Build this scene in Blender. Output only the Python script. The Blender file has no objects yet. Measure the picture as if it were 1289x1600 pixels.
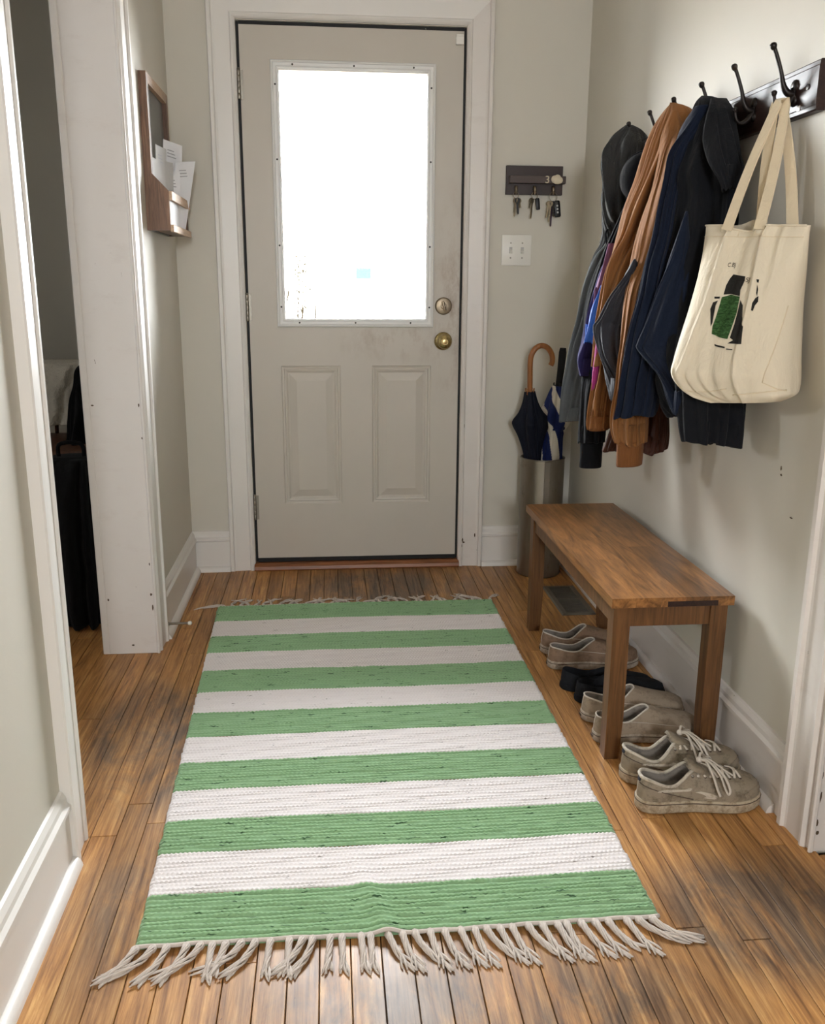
import bpy, bmesh, math, random
import numpy as np
from mathutils import Vector, Matrix, noise
PI = math.pi
random.seed(7)
scene = bpy.context.scene
COL = scene.collection

# ------------------------------------------------------------------ camera
cam_d = bpy.data.cameras.new('camera')
cam_d.sensor_fit = 'HORIZONTAL'; cam_d.sensor_width = 36.0
cam_d.lens = 1391.736 * 36.0 / 1289.0
cam_d.clip_start = 0.05
cam = bpy.data.objects.new('camera', cam_d); COL.objects.link(cam)
M3 = Matrix(((0.99575, 0.016672, -0.090571), (-0.091892, 0.244815, -0.965205), (0.006081, 0.969427, 0.245306)))
cam.matrix_world = Matrix.Translation((0, -3.5995, 1.15)) @ M3.to_4x4()
scene.camera = cam

# ------------------------------------------------------------------ sky, daylight portals, exposure
world = bpy.data.worlds.new('overcast_sky'); scene.world = world
world.use_nodes = True
bg = world.node_tree.nodes['Background']
bg.inputs['Color'].default_value = (0.93, 0.97, 1.0, 1); bg.inputs['Strength'].default_value = 87.0
def portal(loc, rot, sx, sy):
    l = bpy.data.lights.new('daylight_portal', 'AREA'); l.shape = 'RECTANGLE'; l.size = sx; l.size_y = sy
    l.cycles.is_portal = True
    o = bpy.data.objects.new('daylight_portal', l); COL.objects.link(o); o.location = loc; o.rotation_euler = rot
BACK_Y = -5.6
portal((0.11, 0.075, 1.47), (-PI/2, 0, 0), 0.56, 0.90)              # the glass of the front door
portal((0.22, BACK_Y-0.1, 1.60), (PI/2, 0, 0), 0.48, 0.54)          # made-up fill window, unseen, at the back end of the hall
portal((-2.75, -1.5, 1.50), (0, -PI/2, 0), 0.24, 0.24)              # small unseen window added to brighten the dim left room
scene.view_settings.view_transform = 'Standard'
scene.view_settings.look = 'None'
scene.view_settings.exposure = 0.0
scene.view_settings.gamma = 1.0
scene.view_settings.use_curve_mapping = False
scene.cycles.use_denoising = True
scene.cycles.use_adaptive_sampling = True; scene.cycles.adaptive_threshold = 0.03
scene.cycles.max_bounces = 9; scene.cycles.diffuse_bounces = 5; scene.cycles.glossy_bounces = 4
scene.cycles.transparent_max_bounces = 12
scene.cycles.sample_clamp_indirect = 8.0

# ------------------------------------------------------------------ materials
def S(r, g, b):
    f = lambda c: (c/255/12.92) if c/255 <= 0.04045 else ((c/255+0.055)/1.055)**2.4
    return (f(r), f(g), f(b), 1.0)
class NT:
    def __init__(self, name, rough=0.6, spec=0.4, metal=0.0):
        self.m = bpy.data.materials.new(name); self.m.use_nodes = True
        self.t = self.m.node_tree; self.n = self.t.nodes
        self.p = self.n['Principled BSDF']
        self.p.inputs['Roughness'].default_value = rough
        self.p.inputs['Specular IOR Level'].default_value = spec
        self.p.inputs['Metallic'].default_value = metal
    def link(self, a, b): self.t.links.new(a, b)
    def node(self, kind, **kw):
        n = self.n.new(kind)
        for k, v in kw.items(): setattr(n, k, v)
        return n
    def coord(self, kind='Object', scale=(1, 1, 1), rnd=False):
        if kind == 'World': src = self.node('ShaderNodeNewGeometry').outputs['Position']
        else: src = self.node('ShaderNodeTexCoord').outputs[kind]
        if rnd:
            oi = self.node('ShaderNodeObjectInfo')
            mu = self.node('ShaderNodeMath', operation='MULTIPLY'); mu.inputs[1].default_value = 57.0
            self.link(oi.outputs['Random'], mu.inputs[0])
            ad = self.node('ShaderNodeVectorMath', operation='ADD')
            self.link(src, ad.inputs[0]); self.link(mu.outputs[0], ad.inputs[1]); src = ad.outputs[0]
        mp = self.node('ShaderNodeMapping'); mp.inputs['Scale'].default_value = scale
        self.link(src, mp.inputs['Vector'])
        return mp.outputs['Vector']
    def noise(self, vec, scale, detail=4, rough=0.6, dist=0.0):
        n = self.node('ShaderNodeTexNoise'); n.inputs['Scale'].default_value = scale
        n.inputs['Detail'].default_value = detail; n.inputs['Roughness'].default_value = rough
        n.inputs['Distortion'].default_value = dist
        self.link(vec, n.inputs['Vector']); return n.outputs['Fac']
    def ramp(self, fac, stops):
        r = self.node('ShaderNodeValToRGB'); e = r.color_ramp.elements
        while len(e) < len(stops): e.new(0.5)
        for el, (p, c) in zip(e, stops):
            el.position = p; el.color = c if not isinstance(c, (int, float)) else (c, c, c, 1)
        self.link(fac, r.inputs['Fac']); return r.outputs['Color']
    def mix(self, fac, a, b, mode='MIX'):
        n = self.node('ShaderNodeMix', data_type='RGBA', blend_type=mode)
        for v, s in ((fac, n.inputs[0]), (a, n.inputs[6]), (b, n.inputs[7])):
            if hasattr(v, 'links'): self.link(v, s)
            else: s.default_value = v
        return n.outputs[2]
    def math(self, op, a, b=0.0, clamp=False):
        n = self.node('ShaderNodeMath', operation=op, use_clamp=clamp)
        for v, s in ((a, n.inputs[0]), (b, n.inputs[1])):
            if hasattr(v, 'links'): self.link(v, s)
            else: s.default_value = v
        return n.outputs[0]
    def color(self, c):
        if hasattr(c, 'links'): self.link(c, self.p.inputs['Base Color'])
        else: self.p.inputs['Base Color'].default_value = c
    def rough(self, c): self.link(c, self.p.inputs['Roughness'])
    def bump(self, h, strength=0.2, dist=0.002):
        b = self.node('ShaderNodeBump'); b.inputs['Strength'].default_value = strength; b.inputs['Distance'].default_value = dist
        self.link(h, b.inputs['Height']); self.link(b.outputs['Normal'], self.p.inputs['Normal'])
    def blob(self, centre, radii):
        """soft ellipsoid mask in world space"""
        pos = self.node('ShaderNodeNewGeometry').outputs['Position']
        s = self.node('ShaderNodeVectorMath', operation='SUBTRACT'); self.link(pos, s.inputs[0]); s.inputs[1].default_value = centre
        d = self.node('ShaderNodeVectorMath', operation='DIVIDE'); self.link(s.outputs[0], d.inputs[0]); d.inputs[1].default_value = radii
        l = self.node('ShaderNodeVectorMath', operation='LENGTH'); self.link(d.outputs[0], l.inputs[0])
        return self.math('SUBTRACT', 1.0, l.outputs['Value'], clamp=True)
def paint(name, c, rough=0.55, orange=250.0, bstr=0.12, mott=0.04, spec=0.35):
    t = NT(name, rough, spec)
    v = t.coord('World')
    n = t.noise(v, 3.0, 5)
    t.color(t.mix(n, tuple(x*(1-mott) for x in c[:3])+(1,), tuple(min(1, x*(1+mott)) for x in c[:3])+(1,)))
    t.bump(t.noise(v, orange, 3), bstr, 0.0012)
    return t.m
def plain(name, c, rough=0.5, spec=0.4, metal=0.0, mott=0.15, sc=30.0):
    t = NT(name, rough, spec, metal)
    n = t.noise(t.coord(), sc, 4)
    t.color(t.mix(n, tuple(x*(1-mott) for x in c[:3])+(1,), tuple(min(1, x*(1+mott)) for x in c[:3])+(1,)))
    return t.m
def fabric(name, c, rough=0.9, weave=900.0, wr=(14, 14, 4), wstr=0.45, sheen=0.25, mott=0.18):
    t = NT(name, rough, 0.15)
    t.p.inputs['Sheen Weight'].default_value = sheen*0.12
    t.p.inputs['Sheen Roughness'].default_value = 0.5
    v = t.coord('Object')
    n = t.noise(v, 9.0, 5)
    t.color(t.mix(n, tuple(x*(1-mott) for x in c[:3])+(1,), tuple(min(1, x*(1+mott)) for x in c[:3])+(1,)))
    big = t.noise(t.coord('Object', wr), 1.6, 4, 0.55, 0.8)
    fine = t.noise(v, weave, 2)
    h = t.math('ADD', t.math('MULTIPLY', big, 1.0), t.math('MULTIPLY', fine, 0.06))
    t.bump(h, wstr, 0.02)
    return t.m
def wood(name, dark, light, grain=(60, 3, 60), rough=0.4, rnd=False, spec=0.4, wob=1.5):
    t = NT(name, rough, spec)
    v = t.coord('Object', grain, rnd)
    g = t.noise(v, 1.0, 6, 0.65, wob)
    g2 = t.noise(t.coord('Object', tuple(x*4 for x in grain), rnd), 1.0, 3)
    f = t.math('ADD', t.math('MULTIPLY', g, 0.75), t.math('MULTIPLY', g2, 0.25))
    c = t.ramp(f, [(0.37, dark), (0.63, light)])
    if rnd:
        hv = t.node('ShaderNodeHueSaturation'); t.link(c, hv.inputs['Color'])
        mr = t.node('ShaderNodeMapRange'); mr.inputs['To Min'].default_value = 0.72; mr.inputs['To Max'].default_value = 1.18
        t.link(t.node('ShaderNodeObjectInfo').outputs['Random'], mr.inputs['Value']); t.link(mr.outputs[0], hv.inputs['Value'])
        blot = t.ramp(t.noise(t.coord('Object', (9, 3, 9), True), 1.0, 4, 0.6, 1.0), [(0.35, 0.72), (0.65, 1.0)])
        c = t.mix(1.0, hv.outputs['Color'], blot, 'MULTIPLY')
    t.color(c)
    t.bump(f, 0.08, 0.002)
    return t.m

M = {}
M['wall'] = paint('greige_wall_paint', S(208, 203, 192), 0.6)
M['ceiling'] = paint('ceiling_paint', S(226, 222, 214), 0.8)
M['trim'] = paint('white_trim_paint', S(226, 222, 217), 0.36, 120, 0.05, 0.03, 0.5)
M['door'] = None
def door_mat():
    t = NT('greige_door_paint', 0.42, 0.4)
    v = t.coord('World')
    n = t.noise(v, 4.0, 5)
    base = t.mix(n, S(190, 183, 172), S(198, 191, 181))
    dirt = t.math('ADD', t.blob((0.50, 0, 1.08), (0.10, 1, 0.50)), t.math('MULTIPLY', t.blob((0.28, 0, 0.94), (0.30, 1, 0.10)), 0.8))
    dn = t.ramp(t.noise(t.coord('World', (14, 1, 7)), 1.0, 6, 0.7), [(0.46, 0), (0.68, 1)])
    k = t.math('MULTIPLY', t.math('MULTIPLY', dirt, dn), 1.0, clamp=True)
    t.color(t.mix(k, base, S(150, 128, 108)))
    t.bump(t.noise(v, 300, 2), 0.04, 0.001)
    return t.m
M['door'] = door_mat()
def chipped():
    t = NT('worn_white_trim_paint', 0.35, 0.45)
    v = t.coord('World')
    base = t.mix(t.noise(v, 5.0, 4), S(214, 207, 201), S(224, 218, 213))
    c = t.ramp(t.noise(t.coord('World', (40, 40, 18)), 1.0, 5, 0.7), [(0.715, 0), (0.735, 1)])
    scuff = t.ramp(t.noise(t.coord('World', (6, 6, 16)), 1.0, 6, 0.75), [(0.55, 0), (0.85, 1)])
    base = t.mix(t.math('MULTIPLY', scuff, 0.3), base, S(170, 152, 138))
    t.color(t.mix(c, base, S(92, 70, 52)))
    t.bump(t.noise(v, 90, 3), 0.08, 0.001)
    return t.m
M['chipped'] = chipped()
M['chip'] = plain('bare_wood_under_paint', S(84, 66, 50), 0.8)
M['black_rubber'] = plain('black_weatherstrip', S(22, 20, 19), 0.6)
def floor_mat():
    t = NT('oak_strip_floor', 0.42, 0.42)
    v = t.coord('Object', (38, 2.4, 38), True)
    g = t.noise(v, 1.0, 6, 0.62, 2.2)
    fine = t.noise(t.coord('Object', (130, 4, 130), True), 1.0, 5, 0.75)
    oi = t.node('ShaderNodeObjectInfo').outputs['Random']
    f = t.math('ADD', t.math('MULTIPLY', g, 0.5), t.math('MULTIPLY', fine, 0.5))
    col = t.ramp(f, [(0.35, S(106, 68, 34)), (0.46, S(156, 107, 56)), (0.54, S(180, 129, 70)), (0.66, S(210, 164, 100))])
    hv = t.node('ShaderNodeHueSaturation')
    t.link(col, hv.inputs['Color'])
    mr = t.node('ShaderNodeMapRange'); mr.inputs['To Min'].default_value = 0.80; mr.inputs['To Max'].default_value = 1.12
    t.link(oi, mr.inputs['Value']); t.link(mr.outputs[0], hv.inputs['Value'])
    hv.inputs['Saturation'].default_value = 0.97
    wn = t.ramp(t.noise(t.coord('World', (9, 3.2, 1)), 1.0, 7, 0.72, 0.6), [(0.34, 0), (0.54, 1)])
    m = None
    for c, r, k in [((-0.50, -1.38, 0), (0.20, 0.36, 1), 2.0), ((-0.42, -1.60, 0), (0.20, 0.30, 1), 1.5), ((0.20, -0.25, 0), (0.50, 0.35, 1), 1.6),
                    ((0.80, -2.22, 0), (0.26, 0.22, 1), 2.2), ((0.15, -2.42, 0), (0.55, 0.26, 1), 1.4), ((0.45, -2.40, 0), (0.3, 0.2, 1), 1.2), ((-0.42, -2.1, 0), (0.12, 0.3, 1), 1.0)]:
        b = t.math('MULTIPLY', t.blob(c, r), k, clamp=True)
        m = b if m is None else t.math('MAXIMUM', m, b)
    w = t.math('MULTIPLY', m, wn, clamp=True)
    worn = t.mix(t.ramp(f, [(0.38, 0), (0.62, 1)]), S(56, 45, 38), S(126, 104, 84))
    c2 = t.mix(t.math('MULTIPLY', w, 0.9), hv.outputs['Color'], worn)
    spots = t.ramp(t.noise(t.coord('World', (45, 30, 1)), 1.0, 3, 0.5), [(0.745, 0), (0.77, 1)])
    t.color(t.mix(spots, c2, S(52, 36, 24)))
    t.rough(t.ramp(t.noise(t.coord('World', (7, 4, 1)), 1.0, 5), [(0.3, 0.34), (0.7, 0.52)]))
    t.bump(f, 0.18, 0.0015)
    return t.m
M['floor'] = floor_mat()
M['floor_gap'] = plain('dark_floor_joint', S(40, 26, 16), 0.9)
M['threshold'] = wood('threshold_wood', S(104, 62, 36), S(152, 96, 60), (3, 60, 60))
def glass_mat():
    t = NT('clear_pane_glass')
    tr = t.node('ShaderNodeBsdfTransparent'); gl = t.node('ShaderNodeBsdfGlossy')
    gl.inputs['Roughness'].default_value = 0.02
    fr = t.node('ShaderNodeFresnel'); fr.inputs['IOR'].default_value = 1.45
    mx = t.node('ShaderNodeMixShader')
    t.link(fr.outputs[0], mx.inputs[0]); t.link(tr.outputs[0], mx.inputs[1]); t.link(gl.outputs[0], mx.inputs[2])
    t.link(mx.outputs[0], t.n['Material Output'].inputs['Surface'])
    return t.m
M['glass'] = glass_mat()
M['brass'] = plain('aged_brass', S(176, 158, 112), 0.24, 0.5, 1.0, 0.12, 60)
M['nickel'] = plain('brushed_nickel', S(150, 136, 116), 0.42, 0.5, 1.0, 0.1, 60)
M['steel'] = plain('dull_hinge_steel', S(150, 144, 134), 0.42, 0.5, 1.0, 0.12, 80)
M['white_plastic'] = plain('white_plastic', S(232, 229, 222), 0.35, 0.4, 0, 0.02)
M['lite_frame'] = plain('white_window_frame', S(226, 225, 222), 0.35, 0.4, 0, 0.02)
M['plug'] = plain('dark_screw_plug', S(60, 58, 56), 0.6)
def rug_mat(name, a, b, fleck, thr):
    t = NT(name, 0.95, 0.1)
    t.p.inputs['Sheen Weight'].default_value = 0.2
    v = t.coord('World')
    n = t.noise(t.coord('World', (8, 90, 1)), 1.0, 4)
    c = t.mix(n, a, b)
    fl = t.ramp(t.noise(t.coord('World', (24, 190, 1)), 1.0, 3, 0.6), [(thr, 0), (thr+0.03, 1)])
    t.color(t.mix(t.math('MULTIPLY', fl, 0.85), c, fleck))
    t.bump(t.noise(v, 1100, 3), 0.35, 0.001)
    return t.m
M['rug_green'] = rug_mat('green_cotton_weave', S(126, 164, 120), S(150, 184, 142), S(34, 66, 40), 0.625)
M['rug_white'] = rug_mat('white_cotton_weave', S(222, 214, 212), S(236, 230, 229), S(140, 132, 128), 0.66)
M['fringe'] = fabric('natural_cotton_fringe', S(204, 193, 184), 0.95, 600, (40, 40, 40), 0.2, 0.2)
M['bench'] = wood('honey_brown_bench_wood', S(98, 64, 34), S(166, 115, 66), (24, 2.4, 24), 0.34, True, 0.45, 2.5)
M['bench_leg'] = wood('dark_brown_bench_wood', S(80, 53, 31), S(116, 79, 46), (50, 50, 3), 0.4)
M['rack_wood'] = wood('espresso_wood', S(30, 17, 14), S(56, 34, 28), (60, 4, 60), 0.42, False, 0.4)
M['bronze'] = plain('oil_rubbed_bronze', S(36, 30, 28), 0.38, 0.5, 0.6, 0.15)
M['walnut'] = wood('walnut_wood', S(70, 46, 32), S(122, 88, 64), (50, 50, 4), 0.45)
M['walnut_light'] = wood('pale_walnut_edge', S(150, 122, 96), S(190, 160, 132), (50, 4, 50), 0.45)
M['chalk'] = plain('dark_grey_board', S(96, 94, 88), 0.35, 0.5)
M['paper'] = plain('white_paper', S(238, 238, 242), 0.7, 0.3, 0, 0.02)
M['paper_grey'] = plain('grey_envelope_paper', S(186, 184, 182), 0.7, 0.3, 0, 0.05)
M['ink'] = plain('printed_ink', S(176, 176, 182), 0.8)
M['espresso_paint'] = plain('espresso_key_rack', S(54, 40, 38), 0.4, 0.4, 0, 0.1)
M['espresso_light'] = plain('espresso_key_shelf', S(76, 62, 58), 0.38, 0.4, 0, 0.1)
M['bone'] = plain('pale_carved_wood', S(214, 200, 176), 0.6, 0.3, 0, 0.15, 200)
M['black_plastic'] = plain('black_plastic', S(24, 24, 27), 0.4)
M['key_metal'] = plain('key_metal', S(168, 156, 136), 0.35, 0.5, 1.0)
M['purple_key'] = plain('purple_key_coating', S(62, 44, 70), 0.4)
def can_mat():
    t = NT('scuffed_galvanised_steel', 0.38, 0.5, 1.0)
    n = t.noise(t.coord('Object', (9, 9, 2.5)), 1.0, 6, 0.7)
    sp = t.ramp(t.noise(t.coord('Object', (16, 16, 9)), 1.0, 6, 0.75), [(0.60, 0), (0.70, 1)])
    c = t.mix(n, S(112, 104, 94), S(176, 168, 156))
    t.color(t.mix(t.math('MULTIPLY', sp, 0.7), c, S(96, 86, 76)))
    t.rough(t.ramp(n, [(0.3, 0.30), (0.7, 0.46)]))
    return t.m
M['can'] = can_mat()
M['cane'] = wood('cane_handle_wood', S(118, 70, 34), S(162, 104, 56), (60, 60, 6), 0.35)
M['umb_black'] = fabric('navy_black_nylon', S(18, 21, 33), 0.6, 900, (30, 30, 5), 0.25, 0.1)
M['umb_navy'] = fabric('navy_nylon', S(30, 42, 92), 0.6, 900, (30, 30, 5), 0.2, 0.1)
M['umb_white'] = fabric('white_nylon', S(222, 216, 204), 0.6, 900, (30, 30, 5), 0.2, 0.1)
M['foam'] = plain('black_foam_grip', S(20, 20, 24), 0.8)
M['vent'] = plain('grey_floor_register', S(112, 106, 96), 0.5, 0.4, 0.3)
M['vent_dark'] = plain('register_shadow', S(16, 15, 14), 0.8)
# garments
M['c_grey'] = fabric('charcoal_waxed_cotton', S(50, 50, 50), 0.7, 700, (22, 22, 9), 0.5, 0.2)
M['c_sweat'] = fabric('heather_grey_fleece', S(92, 95, 98), 0.95, 500, (16, 16, 6), 0.3, 0.35, 0.25)
M['c_black'] = fabric('black_knit', S(19, 20, 24), 0.95, 600, (16, 16, 5), 0.3, 0.3)
M['c_purple'] = fabric('violet_blue_fleece', S(42, 38, 84), 0.85, 700, (16, 16, 5), 0.3, 0.3)
M['c_blue'] = fabric('bright_blue_nylon', S(44, 92, 190), 0.55, 700, (16, 16, 5), 0.3, 0.2)
M['c_mauve'] = fabric('mauve_lining', S(120, 84, 116), 0.8, 700, (16, 16, 5), 0.3, 0.2)
M['c_magenta'] = fabric('magenta_piping', S(150, 52, 110), 0.8, 700, (16, 16, 5), 0.3, 0.2)
M['c_brown'] = fabric('rust_brown_wool', S(128, 86, 50), 0.9, 800, (14, 14, 4), 0.3, 0.3, 0.1)
M['c_cuff'] = fabric('dark_brown_ribbing', S(116, 74, 42), 0.95, 800, (160, 160, 2), 0.35, 0.3, 0.1)
M['c_lining'] = fabric('charcoal_satin_lining', S(50, 50, 56), 0.75, 900, (14, 14, 5), 0.25, 0.1, 0.1)
M['c_leather'] = fabric('dark_oxblood_leather', S(66, 38, 28), 0.45, 300, (18, 18, 9), 0.35, 0.0)
M['c_coat'] = fabric('black_wool', S(22, 23, 27), 0.95, 700, (13, 13, 4), 0.35, 0.35, 0.12)
M['c_navy'] = fabric('midnight_navy_wool', S(22, 29, 45), 0.95, 700, (13, 13, 4), 0.35, 0.35, 0.12)
M['canvas'] = fabric('natural_canvas', S(220, 208, 186), 0.9, 700, (16, 16, 5), 0.35, 0.15, 0.04)
M['canvas_strap'] = fabric('natural_canvas_webbing', S(218, 202, 174), 0.9, 700, (30, 30, 30), 0.15, 0.15, 0.05)
M['print_black'] = plain('black_screen_print', S(42, 40, 38), 0.9, 0.1, 0, 0.5, 160)
def print_green():
    t = NT('green_screen_print', 0.9, 0.1)
    n = t.noise(t.coord('Object', (60, 60, 160)), 1.0, 5, 0.7, 2.0)
    t.color(t.ramp(n, [(0.36, S(28, 44, 26)), (0.55, S(58, 92, 50)), (0.72, S(96, 128, 84))])); return t.m
M['print_green'] = print_green()
# shoes
def worn(name, a, b, dirt, rough=0.8, sc=22.0):
    t = NT(name, rough, 0.25)
    v = t.coord('Object')
    c = t.mix(t.noise(v, sc, 5), a, b)
    d = t.ramp(t.noise(v, sc*1.7, 6, 0.75), [(0.47, 0), (0.62, 1)])
    t.color(t.mix(t.math('MULTIPLY', d, 0.7), c, dirt))
    t.bump(t.noise(v, 700, 3), 0.25, 0.001)
    return t.m
M['s_tan'] = worn('taupe_canvas_shoe', S(126, 102, 84), S(142, 117, 97), S(104, 84, 68))
M['s_tan_sole'] = worn('off_white_rubber', S(172, 158, 142), S(186, 174, 158), S(128, 112, 96))
M['s_black'] = worn('black_suede', S(24, 25, 29), S(32, 33, 38), S(18, 18, 20), 0.9)
M['s_grey'] = worn('stone_canvas_shoe', S(148, 132, 114), S(162, 146, 128), S(122, 106, 90))
M['s_sneak'] = worn('dirty_off_white_leather', S(130, 118, 101), S(158, 145, 127), S(82, 72, 58), 0.6, 16)
M['s_sneak_light'] = worn('white_leather_stripe', S(186, 176, 160), S(200, 190, 176), S(138, 126, 110), 0.6, 30)
M['s_sole'] = worn('dirty_white_rubber', S(168, 154, 132), S(188, 174, 152), S(112, 94, 70), 0.6, 26)
M['s_line'] = plain('dark_foxing_line', S(74, 58, 48), 0.7)
M['s_lining'] = worn('grey_shoe_lining', S(128, 120, 112), S(144, 136, 128), S(98, 90, 82), 0.95)
M['s_pip'] = plain('pale_piping', S(196, 186, 174), 0.8)
M['s_lace'] = fabric('off_white_lace', S(206, 196, 184), 0.95, 800, (60, 60, 60), 0.2, 0.2)
M['s_tab'] = plain('navy_heel_tab', S(30, 34, 48), 0.6)
M['chair_wood'] = wood('dark_chair_wood', S(62, 36, 22), S(104, 62, 36), (40, 40, 5), 0.45)
M['throw'] = fabric('cream_knit_throw', S(206, 198, 184), 0.95, 260, (30, 30, 30), 0.6, 0.3)
M['black_cloth'] = fabric('black_coat_cloth', S(16, 15, 16), 0.95)
M['lawn'] = plain('pale_paving', S(176, 164, 146), 0.95)
M['siding'] = plain('white_siding', S(225, 225, 222), 0.8)
M['dark_window'] = plain('dark_window_glass', S(30, 40, 58), 0.9, 0.0)
M['foliage'] = plain('dark_foliage', S(20, 18, 11), 0.95, 0.0)
M['bark'] = plain('bark', S(18, 15, 10), 0.95, 0.0)

# ------------------------------------------------------------------ mesh helpers
ORG = {}
class MB:
    def __init__(self): self.v = []; self.f = []; self.mi = []
    def put(self, verts, faces, mi=0):
        b = len(self.v); self.v += [tuple(p) for p in verts]
        self.f += [tuple(b+i for i in f) for f in faces]; self.mi += [mi]*len(faces)
        return self
    def box(self, x0, x1, y0, y1, z0, z1, c=0.0, seg=1, rot=None):
        bm = bmesh.new(); bmesh.ops.create_cube(bm, size=1.0)
        for v in bm.verts: v.co = Vector(((x0+x1)/2 + v.co.x*(x1-x0), (y0+y1)/2 + v.co.y*(y1-y0), (z0+z1)/2 + v.co.z*(z1-z0)))
        if c > 0: bmesh.ops.bevel(bm, geom=bm.edges[:], offset=c, segments=seg, affect='EDGES', profile=0.5)
        bm.verts.index_update()
        vs = [v.co.copy() for v in bm.verts]
        if rot is not None: vs = [rot @ p for p in vs]
        self.put(vs, [[v.index for v in f.verts] for f in bm.faces]); bm.free(); return self
    def rings(self, rings, cap0=True, cap1=True, closed=True, mi=None):
        n = len(rings[0]); vs = [p for r in rings for p in r]; fs = []; ms = []
        for i in range(len(rings)-1):
            for j in range(n if closed else n-1):
                k = (j+1) % n
                fs.append((i*n+j, i*n+k, (i+1)*n+k, (i+1)*n+j)); ms.append(mi(i, j) if mi else 0)
        if cap0: fs.append(tuple(range(n-1, -1, -1))); ms.append(0)
        if cap1: fs.append(tuple((len(rings)-1)*n+j for j in range(n))); ms.append(0)
        b = len(self.v); self.v += [tuple(p) for p in vs]; self.f += [tuple(b+i for i in f) for f in fs]; self.mi += ms
        return self
    def tube(self, pts, r, n=8, closed=False, caps=True, flat=None, up=None):
        pts = [Vector(p) for p in pts]; m = len(pts)
        rr = r if isinstance(r, (list, tuple)) else [r]*m
        rings = []; nrm = None
        for i, p in enumerate(pts):
            if closed: t = pts[(i+1) % m]-pts[i-1]
            else: t = pts[min(i+1, m-1)]-pts[max(i-1, 0)]
            t.normalize()
            if nrm is None:
                a = Vector(up) if up is not None else (Vector((0, 0, 1)) if abs(t.z) < 0.9 else Vector((1, 0, 0)))
                nrm = (a - t*a.dot(t)).normalized()
            else: nrm = (nrm - t*nrm.dot(t)).normalized()
            bi = t.cross(nrm)
            fa, fb = flat if flat else (1, 1)
            rings.append([p + (nrm*math.cos(2*PI*k/n)*fa + bi*math.sin(2*PI*k/n)*fb)*rr[i] for k in range(n)])
        if closed: rings.append(rings[0]); caps = False
        return self.rings(rings, caps, caps)
    def lathe(self, prof, base, axis=(0, 0, 1), n=24, cap0=True, cap1=True):
        ax = Vector(axis).normalized(); a = Vector((1, 0, 0)) if abs(ax.x) < 0.9 else Vector((0, 1, 0))
        u = (a-ax*a.dot(ax)).normalized(); w = ax.cross(u); base = Vector(base)
        return self.rings([[base + ax*h + (u*math.cos(2*PI*k/n)+w*math.sin(2*PI*k/n))*max(r, 1e-5) for k in range(n)] for r, h in prof], cap0, cap1)
    def extrude(self, prof, f0, f1):
        """closed profile [(a,b)], two end mappings"""
        return self.rings([[f0(a, b) for a, b in prof], [f1(a, b) for a, b in prof]])
def build(name, mb, mat, parent=None, origin=None, smooth=0, recalc=True, mats=None, kind=None):
    me = bpy.data.meshes.new(name)
    vs = [Vector(p) for p in mb.v]
    if parent is not None: org = ORG[parent.name]
    elif origin is not None: org = Vector(origin)
    else:
        xs = [p.x for p in vs]; ys = [p.y for p in vs]; zs = [p.z for p in vs]
        org = Vector(((min(xs)+max(xs))/2, (min(ys)+max(ys))/2, min(zs)))
    me.from_pydata([p-org for p in vs], [], mb.f)
    if recalc:
        bm = bmesh.new(); bm.from_mesh(me); bmesh.ops.recalc_face_normals(bm, faces=bm.faces[:]); bm.to_mesh(me); bm.free()
    for m in (mats or [mat]): me.materials.append(M[m])
    if mats: me.polygons.foreach_set('material_index', mb.mi)
    if smooth:
        me.polygons.foreach_set('use_smooth', [True]*len(me.polygons))
        if smooth < 180: me.set_sharp_from_angle(angle=math.radians(smooth))
    me.update()
    o = bpy.data.objects.new(name, me); COL.objects.link(o)
    if parent is not None: o.parent = parent; ORG[o.name] = org
    else: o.location = org; ORG[o.name] = org
    if kind: o['kind'] = kind
    return o
def thing(name, label, cat, loc, group=None, kind=None):
    o = bpy.data.objects.new(name, None); o.empty_display_size = 0.05; COL.objects.link(o); o.location = loc
    ORG[o.name] = Vector(loc)
    if label: o['label'] = label
    if cat: o['category'] = cat
    if group: o['group'] = group
    if kind: o['kind'] = kind
    return o
def tag(o, label, cat, group=None):
    o['label'] = label; o['category'] = cat
    if group: o['group'] = group
    return o
def struct(name, mb, mat, label=None, parent=None, smooth=0, **kw):
    o = build(name, mb, mat, parent, smooth=smooth, **kw)
    if parent is None: o['kind'] = 'structure'
    if label: o['label'] = label
    return o
def catmull(rows, m):
    """interpolate rows of equal-length tuples to m+1 samples"""
    n = len(rows); out = []
    for i in range(m+1):
        x = i/m*(n-1); k = min(int(x), n-2); t = x-k
        p0 = rows[max(k-1, 0)]; p1 = rows[k]; p2 = rows[k+1]; p3 = rows[min(k+2, n-1)]
        out.append(tuple(0.5*((2*b)+(-a+c)*t+(2*a-5*b+4*c-d)*t*t+(-a+3*b-3*c+d)*t**3) for a, b, c, d in zip(p0, p1, p2, p3)))
    return out
def smooth01(x): x = max(0.0, min(1.0, x)); return x*x*(3-2*x)
def sampled(path, m): return [Vector(p) for p in catmull([tuple(p) for p in path], m)]

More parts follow.
